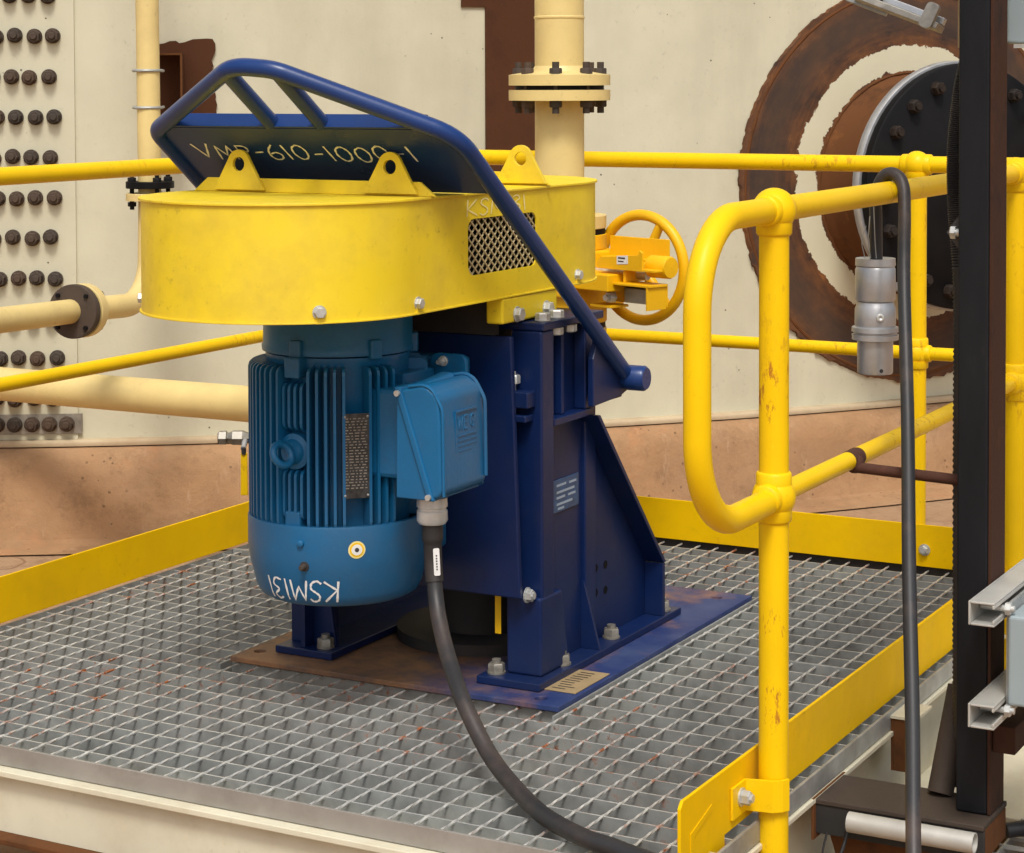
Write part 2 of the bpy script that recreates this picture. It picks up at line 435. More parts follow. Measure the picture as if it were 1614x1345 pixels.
ORG = {}
def link(o, parent, org):
    COL.objects.link(o); ORG[o.name] = V(org)
    if parent is not None:
        o.parent = parent; o.location = V(org) - ORG[parent.name]
    else:
        o.location = V(org)
    return o
def thing(name, label, cat, loc, group=None, kind=None):
    o = bpy.data.objects.new(name, None); o.empty_display_size = .1
    link(o, None, loc); tag(o, label, cat, group, kind); return o
def tag(o, label=None, cat=None, group=None, kind=None):
    if label: o['label'] = label
    if cat: o['category'] = cat
    if group: o['group'] = group
    if kind: o['kind'] = kind
    return o
def part(name, g, mat, parent, bevel=0.0, label=None, origin=None, seg=2, sharp=38):
    org = V(origin) if origin is not None else (ORG[parent.name] if parent is not None else V((0, 0, 0)))
    me = g.mesh(name, org, sharp); o = bpy.data.objects.new(name, me)
    mats = mat if isinstance(mat, (list, tuple)) else [mat]
    for m in mats: me.materials.append(MT[m])
    link(o, parent, org)
    if bevel:
        b = o.modifiers.new('bevel', 'BEVEL'); b.width = bevel; b.segments = seg; b.limit_method = 'ANGLE'; b.angle_limit = radians(40)
        b.harden_normals = False
    if label: o['label'] = label
    return o
def inst(name, me, parent, pos, rot=None, scale=None):
    o = bpy.data.objects.new(name, me); link(o, parent, pos)
    if rot is not None: o.rotation_euler = rot.to_euler() if hasattr(rot, 'to_euler') else rot
    if scale: o.scale = scale
    return o
def meshof(name, g, mat, sharp=38):
    me = g.mesh(name, sharp=sharp); me.materials.append(MT[mat]); return me
def arc(c, ex, ey, r, a0, a1, n=8):
    c, ex, ey = V(c), V(ex), V(ey)
    return [c + ex * r * cos(a0 + (a1 - a0) * i / n) + ey * r * sin(a0 + (a1 - a0) * i / n) for i in range(n + 1)]
def fillet(pts, r, n=7):
    """round the inner corners of a polyline; r is a number or list"""
    pts = [V(p) for p in pts]; out = [pts[0]]
    for i in range(1, len(pts) - 1):
        p = pts[i]; a = (pts[i - 1] - p); b = (pts[i + 1] - p)
        rr = r[i - 1] if isinstance(r, (list, tuple)) else r
        ang = a.angle(b); d = rr / math.tan(ang / 2); d = min(d, a.length * .49, b.length * .49)
        p0 = p + a.normalized() * d; p2 = p + b.normalized() * d
        R_ = d * math.tan(ang / 2); bis = (a.normalized() + b.normalized()).normalized()
        c = p + bis * (R_ / sin(ang / 2))
        v0 = p0 - c; v1 = p2 - c; th = v0.angle(v1)
        for k in range(n + 1):
            t = k / n; out.append(c + (v0 * sin((1 - t) * th) + v1 * sin(t * th)) / sin(th))
    out.append(pts[-1]); return out
def spline(pts, n=10):
    pts = [V(p) for p in pts]; P = [pts[0] * 2 - pts[1]] + pts + [pts[-1] * 2 - pts[-2]]; out = []
    for i in range(1, len(P) - 2):
        for k in range(n):
            t = k / n; a, b, c, d = P[i - 1:i + 3]
            out.append(.5 * ((2 * b) + (c - a) * t + (2 * a - 5 * b + 4 * c - d) * t * t + (3 * b - a - 3 * c + d) * t ** 3))
    out.append(pts[-1]); return out
def circ(cx, cy, r, n=20, a0=0, a1=2 * pi): return [(cx + r * cos(a0 + (a1 - a0) * i / n), cy + r * sin(a0 + (a1 - a0) * i / n)) for i in range(n)]
def rrect(x0, x1, y0, y1, r, n=5):
    out = []
    for cx, cy, a in ((x1 - r, y0 + r, -pi / 2), (x1 - r, y1 - r, 0), (x0 + r, y1 - r, pi / 2), (x0 + r, y0 + r, pi)):
        out += [(cx + r * cos(a + pi / 2 * i / n), cy + r * sin(a + pi / 2 * i / n)) for i in range(n + 1)]
    return out
X, Y, Z = V((1, 0, 0)), V((0, 1, 0)), V((0, 0, 1))

# hand-lettering: strokes in a unit cell (width, strokes)
FONT = {
 'K': (.7, [[(.08, 1), (.02, 0)], [(.62, .98), (.07, .42), (.66, .02)]]),
 'S': (.62, [[(.58, .86), (.42, .99), (.18, .92), (.12, .70), (.30, .54), (.50, .38), (.46, .12), (.22, .0), (.02, .12)]]),
 'M': (.9, [[(.02, 0), (.14, .95), (.42, .30), (.70, .98), (.82, .02)]]),
 '1': (.3, [[(.08, 1), (.16, 0)]]),
 '3': (.6, [[(.06, .9), (.32, 1), (.50, .80), (.22, .55), (.52, .34), (.36, .04), (.02, .08)]]),
 'V': (.8, [[(.0, .95), (.36, .02), (.72, .98)]]),
 'P': (.62, [[(.08, .0), (.10, 1)], [(.10, .98), (.48, .92), (.52, .62), (.12, .48)]]),
 '6': (.64, [[(.40, 1.02), (.12, .66), (.04, .28), (.20, .02), (.48, .08), (.56, .34), (.36, .50), (.10, .38)]]),
 '0': (.72, [[(.34, .98), (.10, .78), (.04, .36), (.24, .02), (.52, .14), (.62, .58), (.48, .92), (.28, .98)]]),
 '-': (.55, [[(.08, .46), (.46, .50)]]),
 'W': (.9, [[(.0, 1), (.22, 0), (.45, .8), (.68, 0), (.9, 1)]]),
 'E': (.6, [[(.55, 1), (.05, 1), (.05, 0), (.55, 0)], [(.05, .5), (.45, .5)]]),
 'G': (.7, [[(.6, .85), (.35, 1), (.08, .75), (.08, .25), (.35, 0), (.62, .15), (.62, .45), (.4, .45)]]),
}
def lettering(g, text, fmap, h, th, lift=.0, gap=.12, jitter=.0):
    """fmap(u, v) -> (point, normal); u and v in metres from the text's lower left"""
    u = 0
    for ch in text:
        if ch == ' ': u += .5 * h; continue
        wd, st = FONT[ch]
        dv = random.uniform(-1, 1) * jitter
        for pl in st:
            pts2 = [V((x * h + u, y * h + dv, 0)) for x, y in pl]
            pts2 = spline(pts2, 5) if len(pts2) > 3 and ch not in 'MVWKE' else pts2
            dense = []
            for a, b in zip(pts2[:-1], pts2[1:]):
                n = max(1, int((b - a).length / .008))
                dense += [a.lerp(b, i / n) for i in range(n)]
            dense.append(pts2[-1]); b0 = len(g.v)
            for i, p in enumerate(dense):
                q = dense[min(i + 1, len(dense) - 1)] - dense[max(i - 1, 0)]; q.normalize()
                nrm = V((-q.y, q.x, 0)) * th * .5 * (1 + .25 * sin(i * 1.7 + u * 90))
                for sgn in (-1, 1):
                    pp, nn = fmap(p.x + nrm.x * sgn, p.y + nrm.y * sgn)
                    g.v.append(V(pp) + V(nn) * lift)
            for i in range(len(dense) - 1):
                g.face((b0 + 2 * i, b0 + 2 * i + 2, b0 + 2 * i + 3, b0 + 2 * i + 1))
        u += (wd + gap) * h
    return u

# ================================================================== GROUND
GZ = -.28
g = G(); S_ = 600
g.v += [V((-S_, -S_, GZ)), V((S_, -S_, GZ)), V((S_, S_, GZ)), V((-S_, S_, GZ))]; g.face((0, 1, 2, 3))
ground = part('ground', g, 'ground', None); tag(ground, kind='structure')

# ================================================================== TANK
TC = V((-8.121, 9.295, 0)); TR = 8.465; TZ0 = .05; TZ1 = 9.0
tank = thing('storage_tank', 'huge cream painted steel tank behind the yellow handrails', 'tank', (TC.x, TC.y, TZ0))
def tp(ang, z, off=0.0):     # ang in degrees
    a = radians(ang); return V((TC.x + (TR + off) * cos(a), TC.y + (TR + off) * sin(a), z))
def tn(ang): a = radians(ang); return V((cos(a), sin(a), 0))
SEAM = -56.42
g = G()
def shell(g, a0, a1, da, prof, smooth=True):
    n = int((a1 - a0) / da); b = len(g.v); m = len(prof)
    for i in range(n + 1):
        a = a0 + (a1 - a0) * i / n
        for off, z in prof: g.v.append(tp(a, z, off))
    for i in range(n):
        for k in range(m - 1):
            g.face((b + i * m + k, b + (i + 1) * m + k, b + (i + 1) * m + k + 1, b + i * m + k + 1), smooth)
shell(g, -230, 130, 1.0, [(0, TZ0), (0, TZ1)])
shell(g, -230, 130, 3.0, [(0, TZ1), (-.4, TZ1 + .15), (-8.4, TZ1 + .9)])
part('tank_wall', g, 'cream', tank)
# bolted lap plate left of the seam (an overlapping strake edge, 8 mm proud)
g = G()
shell(g, SEAM - 9, SEAM, .3, [(.009, TZ0 + .005), (.009, 3.5)])
b = len(g.v)
g.v += [tp(SEAM, TZ0 + .005, .009), tp(SEAM, TZ0 + .005, -.002), tp(SEAM, 3.5, -.002), tp(SEAM, 3.5, .009)]
g.face((b, b + 1, b + 2, b + 3))
lap = part('bolted_lap_plate', g, 'cream', tank, label='cream lap plate with rows of rusty bolts')
# bottom curb angle of the tank
g = G(); shell(g, -80, 10, .5, [(-.01, TZ0 + .012), (.03, TZ0 + .011), (.036, TZ0 + .006), (.038, TZ0), (.036, TZ0 - .010), (-.05, TZ0 - .010)])
part('bottom_curb', g, 'dustcream', tank)
# bolts
g = G()
g.lathe([(.0265, -.004), (.0265, .005), (.0245, .007)], (0, 0, 0), Z, 20)
g.hexp((0, 0, 0), Z, .040, .022, .007)
g.lathe([(.0125, .02), (.0125, .034), (.010, .038)], (0, 0, 0), Z, 12)
bolt_me = meshof('tank_bolt', g, 'boltrust')
def face_rot(n, spin=0.0):
    x, y, z = basis(n)
    return M((x, y, z)).transposed() @ M.Rotation(spin, 3, 'Z')
row = 0; z = 1.59
while z > .1:
    off = .0 if row % 2 else .11
    for c in range(5):
        a = SEAM - .47 - off - c * .43 + random.uniform(-.02, .02)
        if tp(a, z).x < -3.95: continue
        inst('bolt', bolt_me, tank, tp(a, z + random.uniform(-.004, .004), .013), face_rot(tn(a), random.uniform(0, 1)))
    row += 1; z -= .1385
# dark lower splice strip on the left with a row of bolts
g = G(); shell(g, SEAM - 8, SEAM + .10, .3, [(.013, .080), (.013, .150)])
b = len(g.v); g.v += [tp(SEAM + .10, .080, .013), tp(SEAM + .10, .080, 0), tp(SEAM + .10, .150, 0), tp(SEAM + .10, .150, .013)]; g.face((b, b + 1, b + 2, b + 3))
part('splice_strip', g, 'zincd', tank, label='dirty grey strip along the foot of the tank wall')
for c in range(7):
    a = SEAM - .25 - c * .40
    if tp(a, 0).x > -3.95: inst('bolt', bolt_me, tank, tp(a, .115, .017), face_rot(tn(a), random.uniform(0, 1)))

# rusty vertical plate behind the tall pipe
def patch(g, a0, a1, z0, z1, off, n=10):
    b = len(g.v)
    for i in range(n + 1):
        a = a0 + (a1 - a0) * i / n
        for o_, zz in ((0, z0), (off, z0), (off, z1), (0, z1)): g.v.append(tp(a, zz, o_))
    for i in range(n):
        for k in range(3): g.face((b + i * 4 + k, b + i * 4 + 4 + k, b + i * 4 + 5 + k, b + i * 4 + k + 1), False)
    g.face((b, b + 1, b + 2, b + 3)); e = b + n * 4; g.face((e + 3, e + 2, e + 1, e))
g = G(); patch(g, -46.73, -45.35, .75, 1.555, .008); patch(g, -47.32, -45.35, 1.555, 2.6, .008)
part('rusty_plate', g, 'rustplate', tank, label='dark brown rusty plate on the wall behind the tall pipe')

# reinforcing pad, nozzle neck and blind flange
PA, PZ = -34.9, .895
g = G(); nr, na = 16, 280; rads = []
wobr = [random.uniform(-.013, .008) for _ in range(280)]; b = len(g.v); R1 = .765
for i in range(nr + 1):
    r = R1 * i / nr
    for k in range(na):
        t = 2 * pi * k / na
        wob = 1 + (.006 * sin(7 * t) + .005 * sin(23 * t + 1) + wobr[k]) * (i == nr)
        g.v.append(tp(PA + math.degrees(r * wob * cos(t) / TR), PZ + r * wob * sin(t), .014)); rads.append(r)
for k in range(na):
    t = 2 * pi * k / na
    g.v.append(tp(PA + math.degrees(R1 * cos(t) / TR), PZ + R1 * sin(t), -.01)); rads.append(R1)
for i in range(nr + 1):
    for k in range(na):
        k2 = (k + 1) % na
        g.face((b + i * na + k, b + (i + 1) * na + k, b + (i + 1) * na + k2, b + i * na + k2), True)
pad = part('reinforcing_pad', g, 'pad', tank, label='round pad with ragged rust ring around cream paint')
at = pad.data.attributes.new('rad', 'FLOAT', 'POINT')
for i, r in enumerate(rads): at.data[i].value = r
sw = pad.data.attributes.new('swirl', 'FLOAT_VECTOR', 'POINT')
for i, r in enumerate(rads):
    t = 2 * pi * (i % na) / na; sw.data[i].vector = (r * 26, cos(t) * 2.2, sin(t) * 2.2)
for rb_, nm_ in ((.742, 'weld_bead'), (.425, 'weld_bead')):
    bead = [tp(PA + math.degrees(rb_ * cos(2 * pi * k / 120) / TR), PZ + rb_ * sin(2 * pi * k / 120), .010 + random.uniform(-.001, .001)) for k in range(120)]
    part(nm_, G().tube(bead, [.0075 + random.uniform(-.0012, .0012) for _ in range(120)], 8, closed=True), 'rust', tank)
nrm = tn(PA); pc = tp(PA, PZ, 0)
nozzle = part('nozzle_neck', G().lathe([(.425, 0), (.41, .03), (.40, .05), (.40, .27)], pc, nrm, 64, caps=False), 'rust', tank)
part('nozzle_flange', G().lathe([(.38, .265), (.465, .265), (.468, .27), (.468, .302), (.465, .306), (.38, .306)], pc, nrm, 72, caps=False), 'alu', nozzle, label='pale machined flange edge')
part('blind_cover', G().lathe([(.1, .308), (.455, .308), (.458, .311), (.458, .345), (.450, .350), (.33, .351), (.325, .354), (.001, .354)], pc, nrm, 72, caps=False), 'black', nozzle, label='black bolted blind cover')
g = G(); g.lathe([(.026, 0), (.026, .004)], (0, 0, 0), Z, 16); g.hexp((0, 0, 0), Z, .043, .024, .004); g.lathe([(.013, .028), (.013, .040)], (0, 0, 0), Z, 10)
cb_me = meshof('cover_bolt', g, 'boltdark')
cxn, cyn, _ = basis(nrm)
for i in range(20):
    a = 2 * pi * i / 20 + .08
    inst('cover_bolt', cb_me, nozzle, pc + nrm * .351 + (cxn * cos(a) + cyn * sin(a)) * .395, face_rot(nrm, random.uniform(0, 1)))

# ================================================================== FOUNDATION
g = G(); shell(g, -90, 20, .5, [(-.3, .035), (.035, .035), (.06, .025), (.085, -.005), (.10, -.05), (.115, -.20), (.13, -.26), (.30, GZ + .006)])
found = part('tank_foundation', g, 'concrete', None, origin=(0, 0, 0))
tag(found, 'rust stained concrete ring under the cream tank', 'foundation')

# ================================================================== PLATFORM
plat = thing('access_platform', 'steel platform with galvanised grating floor under the blue motor', 'platform', (-1.06, .8, -.3))
XL, XR, YF, YB = -2.105, -.024, -.318, 1.955
BB, CR = .0722, .0545       # bearing bar and cross rod pitch
BH = .042
# bearing bars run along x, one object each
splitY = (-.318, .30, 1.28, 1.955)
g = G().box(-(XR - XL) / 2, (XR - XL) / 2, -.0019, .0019, -BH, 0)
bar_me = meshof('bearing_bar', g, 'grate'); bar_me.materials.append(MT['gtop']); bar_me.polygons[1].material_index = 1  # top face takes the lighter copy, painting in the sky light
n_bars = int((YB - YF) / BB)
y0_bar = -.048 - BB * 3
for i in range(-1, n_bars + 2):
    y = y0_bar + i * BB
    if YF + .012 < y < YB - .004:
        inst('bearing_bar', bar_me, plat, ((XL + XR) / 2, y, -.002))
# cross rods: twisted square rods along y
g = G(); L = YB - YF; nseg = int(L / (BB / 8)); hw = .0023; b = 0
for i in range(nseg + 1):
    yy = -L / 2 + L * i / nseg
    ph = (yy - (y0_bar - (YF + YB) / 2)) / BB * pi
    for k in range(8):
        a = ph + pi / 4 * k; q_ = hw * (1.22 if k % 2 else .98) * (1 + .4 * max(0, cos(2 * ph)) ** 6)
        g.v.append(V((q_ * cos(a), yy, q_ * sin(a))))
for i in range(nseg):
    for k in range(8):
        k2 = (k + 1) % 8; g.face((i * 8 + k, i * 8 + k2, (i + 1) * 8 + k2, (i + 1) * 8 + k), True)
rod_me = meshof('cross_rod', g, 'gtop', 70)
nx = int((XR - XL) / CR); x = -.928 - CR * 30
while x < XR - .008:
    if x > XL + .008:
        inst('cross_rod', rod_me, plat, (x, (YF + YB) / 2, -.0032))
    x += CR
# edge bands, dark strip for the rear gap shade, panel joints
part('edge_band_or_shade', G().box(XL - .01, XR + .004, YF - .006, YF, -.036, .002), 'edge', plat, .0008, label='grey edge band along the front of the grating')
part('edge_band_or_shade', G().box(XR, XR + .006, YF + .001, YB, -.036, .002), 'galv', plat, .0008)
part('edge_band_or_shade', G().box(XL, XL + .005, YF + .001, YB, -.036, .0015), 'galv', plat)
part('edge_band_or_shade', G().box(XL, XR, YB, YB + .012, -.036, .0095), 'dark', plat)  # black strip painted in for the shaded gap under the far toe board
for y in (1.30,):
    part('panel_joint', G().box(XL + .006, -1.43, y - .005, y + .005, -.03, .0035), 'grate', plat, .001)
part('panel_joint', G().box(-.608, XR, .95, .958, -.03, .003), 'grate', plat, .001)
part('cutout_band', G().box(-.612, -.607, .34, 1.46, -.03, .004), 'grate', plat)
part('cutout_band', G().box(-1.445, -1.44, .34, 1.46, -.03, .004), 'grate', plat)
# beams (channel sections)
def channel_x(x0, x1, yf, zt, h, fw, t=.010, d=1):
    g = G(); g.box(x0, x1, yf, yf + fw * d, zt - t, zt) if d > 0 else g.box(x0, x1, yf - fw, yf, zt - t, zt)
    return g
g = G()
g.box(XL - .03, XR - .03, YF - .030, YF + .07, -.050, -.038)                       # top flange
part('front_beam_flange', g, 'beam', plat, .002)
part('front_beam', G().box(XL - .03, XR - .035, YF - .006, YF + .004, -.166, -.0505), 'beam', plat, label='cream painted front beam with chipped paint')
part('front_beam_flange', G().box(XL - .03, XR - .03, YF - .040, YF + .07, -.178, -.1665), 'rust', plat, .002, label='rusty lower flange of the front beam')
part('side_beam_flange', G().box(XR - .09, XR + .012, YF + .08, YB, -.049, -.0385), 'beam', plat, .002)
part('side_beam', G().box(XR - .05, XR - .04, YF + .08, YB, -.24, -.0495), 'beam', plat)
part('side_beam_flange', G().box(XR - .09, XR + .012, YF + .08, YB, -.252, -.2405), 'beam', plat, .002)
part('rear_beam', G().box(XL, XR - .1, YB - .06, YB - .05, -.24, -.04), 'beam', plat)
part('left_beam', G().box(XL + .02, XL + .03, YF + .08, YB - .07, -.24, -.04), 'beam', plat)
for xx in (-1.50, -.55):
    part('cross_beam', G().box(xx - .03, xx + .03, YF + .01, YB - .07, -.17, -.05), 'beam', plat)
for xx in (XL + .06, XR - .07):
    for yy in (YF + .12, YB - .12):
        part('platform_leg', G().box(xx - .03, xx + .03, yy - .03, yy + .03, GZ, -.2525 if xx > -1 else -.17), 'beam', plat)

part('cleat', G().box(XR + .0065, XR + .012, .70, .80, -.12, -.012).box(XR + .0125, XR + .06, .70, .706, -.12, -.012), 'rust', plat)
part('cleat_top', G().box(XR + .0065, XR + .062, .696, .80, -.0115, -.006), 'beam', plat)
# ================================================================== GUARD RAILS
ZT, ZM = 1.069, .569
TRr, MRr, PRr = .0222, .0175, .0262
bolt_g = G().lathe([(.013, 0), (.013, .002)], (0, 0, 0), Z, 14).hexp((0, 0, 0), Z, .018, .009, .002).lathe([(.006, .01), (.006, .014)], (0, 0, 0), Z, 8)
zb_me = meshof('zinc_bolt', bolt_g, 'zinc')

def joint_ball(parent, c, r=.0385, dirs=()):
    g = G().sphere(c, r, 28, 16)
    for d, rr in dirs:
        d = V(d)
        g.lathe([(rr + .0055, r * .55), (rr + .005, r * 1.05), (rr + .002, r * 1.15)], c, d, 24)
    return part('rail_joint', g, 'yellow', parent, sharp=60)

# --- right guard rail with looped end
rr_ = thing('guard_rail', 'nearest yellow handrail with looped end and black cable hung over it', 'handrail', (0, 0, 0), 'yellow platform handrails')
for py in (0.0, 1.575):
    part('post', G().cyl((0, py, -.26), (0, py, ZT), PRr, 28), 'yellow', rr_)
    joint_ball(rr_, V((0, py, ZT)), dirs=[((0, 1, 0), TRr), ((0, -1, 0), TRr), ((0, 0, -1), PRr)])
    joint_ball(rr_, V((0, py, ZM)), dirs=[((0, 1, 0), MRr), ((0, -1, 0), MRr + .004), ((0, 0, -1), PRr), ((0, 0, 1), PRr)])
part('top_rail', G().cyl((0, 0, ZT), (0, YB + .03, ZT), TRr, 24), 'yellow', rr_)
part('mid_rail', G().cyl((0, 0, ZM), (0, YB + .03, ZM), MRr, 24), 'yellow', rr_)
loop = fillet([(0, -.02, ZT), (0, -.335, ZT), (0, -.335, ZM - .005), (0, -.02, ZM - .005)], [.15, .17], 12)
part('end_loop', G().tube(loop, .0228, 20), 'yellow', rr_)
XK = -.042
poly = [(-.313, .128), (-.313, -.14), (-.127, -.14), (-.127, .006), (1.93, .006), (1.93, .117), (-.29, .122)]
poly = [(-.313, -.14), (-.127, -.14), (-.127, .006), (1.93, .006), (1.93, .118), (-.302, .118), (-.313, .107)]
tb = part('toe_board', G().prism(poly, (XK, 0, 0), Y, Z, -.003, .003), 'board', rr_, .001)
part('stiffener', G().prism([(-.275, -.12), (-.262, -.12), (-.262, .045), (-.185, .066), (-.185, .078), (-.275, .055)], (XK + .003, 0, 0), Y, Z, 0, .0015), 'board', tb, .001)
# clip between post and toe board
g = G().prism([(-.105, .02), (-.03, .02), (-.03, .085), (-.105, .085)], (XK + .0035, 0, 0), Y, Z, 0, .005)
g.prism([(-.03, .024), (.022, .024), (.022, .088), (-.03, .085)], (XK + .0035, 0, 0), Y, Z, 0, .016)
clip = part('toe_board_clip', G().tube([(XK + .006, -.03, .055), (XK + .03, -.02, .055)], .004, 8), 'yellow', rr_)
gg = G(); pth = [(XK + .004, -.105), (XK + .004, -.045), (-.012, -.036), (.010, -.033), (.022, -.024), (.029, -.010)]
for i, (px, py) in enumerate(pth):
    nx_, ny_ = (1, 0) if i < 2 else ((.6, -.8) if i < 4 else (1, -.1))
    for (dx, dz) in ((0, .024), (0, .080), (.005, .080), (.005, .024)):
        gg.v.append(V((px + dx * nx_, py + dx * ny_, dz)))
for i in range(len(pth) - 1):
    for k in range(4):
        k2 = (k + 1) % 4; gg.face((i * 4 + k, i * 4 + k2, (i + 1) * 4 + k2, (i + 1) * 4 + k))
gg.face((3, 2, 1, 0)); e = (len(pth) - 1) * 4; gg.face((e, e + 1, e + 2, e + 3))
part('clip_plate', gg, 'yellow', rr_, .0015)
inst('clip_bolt', zb_me, rr_, (XK + .009, -.068, .055), face_rot(X), (1.25, 1.25, 1.6))

# --- far guard rail
fr_ = thing('guard_rail', 'yellow handrail along the far edge in front of the tank', 'handrail', (-.372, 1.982, 0), 'yellow platform handrails')
YR = 1.982
for px in (-.372, -2.139):
    part('post', G().cyl((px, YR, -.24), (px, YR, ZT), PRr, 24), 'yellow', fr_)
    joint_ball(fr_, V((px, YR, ZT)), .036, dirs=[(X, TRr), (-X, TRr), (-Z, PRr)])
    joint_ball(fr_, V((px, YR, ZM)), .036, dirs=[(X, MRr), (-X, MRr), (Z, PRr), (-Z, PRr)])
part('top_rail', G().cyl((-2.139, YR, ZT), (0, YR, ZT), TRr, 24), 'yellow', fr_)
part('mid_rail', G().cyl((-2.139, YR, ZM), (0, YR, ZM), MRr, 24), 'yellow', fr_)
part('toe_board', G().box(-2.09, -.05, 1.942, 1.948, .010, .121), 'board', fr_, .001)
for bx in (-.335, -1.25):
    inst('toe_board_bolt', zb_me, fr_, (bx, 1.942, .055), face_rot(-Y), (1.2, 1.2, 1.2))

# --- left guard rail
lr_ = thing('guard_rail', 'yellow handrail along the left edge of the grating', 'handrail', (-2.139, .5, 0), 'yellow platform handrails')
part('top_rail', G().cyl((-2.139, -.33, ZT), (-2.139, YR - .02, ZT), TRr, 24), 'yellow', lr_)
part('mid_rail', G().cyl((-2.139, -.33, ZM), (-2.139, YR - .02, ZM), MRr, 24), 'yellow', lr_)
part('post', G().cyl((-2.139, -.30, -.2), (-2.139, -.30, ZT), PRr, 24), 'yellow', lr_)
part('toe_board', G().box(-2.102, -2.096, -.31, 1.935, .010, .121), 'board', lr_, .001)

# ================================================================== PUMP STAND (navy)
st = thing('pump_stand', 'navy blue steel pump stand on a rusty base plate', 'machine stand', (-1.025, .8, .002))
hole_c = [(-.674, .408), (-.683, 1.366), (-1.40, .436), (-1.40, 1.366)]
bp = part('base_plate', G().prism([(-1.435, .37), (-.613, .37), (-.613, 1.424), (-1.435, 1.424)], (0, 0, 0), X, Y, .003, .0145, holes=[circ(cx, cy, .014) for cx, cy in hole_c]), 'baseplate', st, .0015, label='navy base plate half covered in brown dust')
part('pedestal_foot', G().box(-.845, -.694, .44, 1.173, .0155, .032), 'navy', st, .002)
part('pedestal_foot', G().box(-1.362, -1.212, .44, 1.173, .0155, .032), 'navy', st, .002)
XW, XO = -.745, -.715           # recessed web plane and proud outer plane
# right side frame: front column strip, web, diagonal flange, pocket, ledge
def slab(g, poly, x0, x1):      # polygon in (y, z)
    return g.prism(poly, (0, 0, 0), Y, Z, x0, x1)
part('column_strip', slab(G(), [(.497, .032), (.553, .032), (.553, .765), (.497, .765)], -.79, XO), 'navy', st, .005, seg=3)
part('column_foot', slab(G(), [(.486, .032), (.62, .032), (.585, .20), (.486, .20)], -.797, XO + .002), 'navy', st, .006, seg=3)
part('side_web', slab(G(), [(.554, .0325), (1.085, .0325), (1.085, .165), (.735, .57), (.73, .764), (.554, .764)], XW - .012, XW), 'navy', st)
part('pocket_ledge', slab(G(), [(.554, .556), (.735, .556), (.735, .572), (.554, .572)], XW + .0005, XO + .001), 'navy', st, .002)
part('pocket_rim', slab(G(), [(.703, .5725), (.735, .5725), (.735, .764), (.703, .764)], XW + .0005, XO), 'navy', st, .003)
part('pocket_rib', slab(G(), [(.612, .573), (.624, .573), (.624, .762), (.612, .762)], XW + .0005, XW + .018), 'navy', st, .002)
ydir = V((0, .352, -.405)).normalized()
dn = V((0, ydir.z, -ydir.y))
g = G(); p0 = V((0, .735, .565)); L_ = V((0, .352, -.405)).length
for (t, nn) in ((0, 0), (0, .012), (L_, .012), (L_, 0)):
    pass
quad = [(.727, .5555), (.741, .5555), (1.093, .158), (1.079, .158)]
part('diagonal_flange', slab(G(), quad, XW + .0005, -.697), 'navy', st, .001)
part('end_rib', slab(G(), [(1.074, .0325), (1.088, .0325), (1.088, .157), (1.074, .157)], XW + .0005, -.698), 'navy', st, .001)
part('gusset', G().prism([(XW + .0005, .0325), (-.699, .0325), (XW + .006, .182), (XW + .0005, .182)], (0, .737, 0), X, Z, 0, -.008), 'navy', st)
# holes as recessed dark drillings with rims
for (y, z) in [(.766, .197), (.812, .195), (.862, .193), (.766, .140), (.812, .139), (.862, .135)]:
    part('drilled_hole', G().lathe([(.0095, .0), (.0095, .0008), (.008, .0008), (.008, .0002), (.0005, .0002)], (XW, y, z), X, 16, caps=False), 'black', st)
# rear column and mirrored left side
part('rear_column', G().box(-.80, -.735, .742, .795, .0325, .764), 'navy', st, .003)
part('column_strip', slab(G(), [(.497, .032), (.553, .032), (.553, .765), (.497, .765)], -1.335, -1.262), 'navy', st, .005, seg=3)
part('pedestal_front', G().prism([(-1.352, .032), (-1.232, .032), (-1.258, .21), (-1.352, .21)], (0, .49, 0), X, Z, 0, -.012), 'navy', st, .002)
part('side_web', slab(G(), [(.554, .0325), (1.085, .0325), (1.085, .165), (.735, .57), (.73, .764), (.554, .764)], -1.33, -1.318), 'navy', st)
part('pedestal_rib', G().box(-1.30, -1.29, .4525, .4895, .0325, .2), 'navy', st)
# motor mounting plate
g = G().prism([(-1.27, .205), (-.742, .205), (-.762, .757), (-1.25, .757)], (0, .46, 0), X, Z, 0, .014)
part('motor_plate', g, 'navy', st, .003)
part('plate_slide', G().box(-.80, -.73, .4605, .4965, .605, .64), 'navy', st, .003)
part('plate_slide', G().box(-.79, -.735, .4605, .4965, .575, .59), 'navy', st, .003)
part('adjuster', G().cyl((-.775, .478, .59), (-.775, .478, .68), .007, 12).hexp((-.775, .478, .655), Z, .028, .018), 'zinc', st)
inst('plate_bolt', zb_me, st, (-.741, .475, .208), face_rot(X), (1.3, 1.3, 1.3))
part('top_plate', G().box(-1.345, -.712, .497, .79, .7655, .783), 'navy', st, .003)
for (x, y) in ((-.733, .535), (-.733, .60), (-1.02, .52), (-1.315, .54)):
    g = G().lathe([(.017, 0), (.017, .003)], (x, y, .784), Z, 16).hexp((x, y, .784), Z, .028, .014, .003)
    part('top_bolt', g, 'zinc', st)
for y in (.588, .652):
    part('under_nut', G().hexp((XW + .018, y, .7645), -Z, .026, .016), 'zinc', st)
for y in (.69, .64):
    pass
# pump column pipe in the dark between the legs
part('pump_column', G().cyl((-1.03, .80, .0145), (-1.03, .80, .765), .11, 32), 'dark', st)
part('column_flange', G().cyl((-1.03, .80, .0145), (-1.03, .80, .04), .2, 40), 'dark', st)
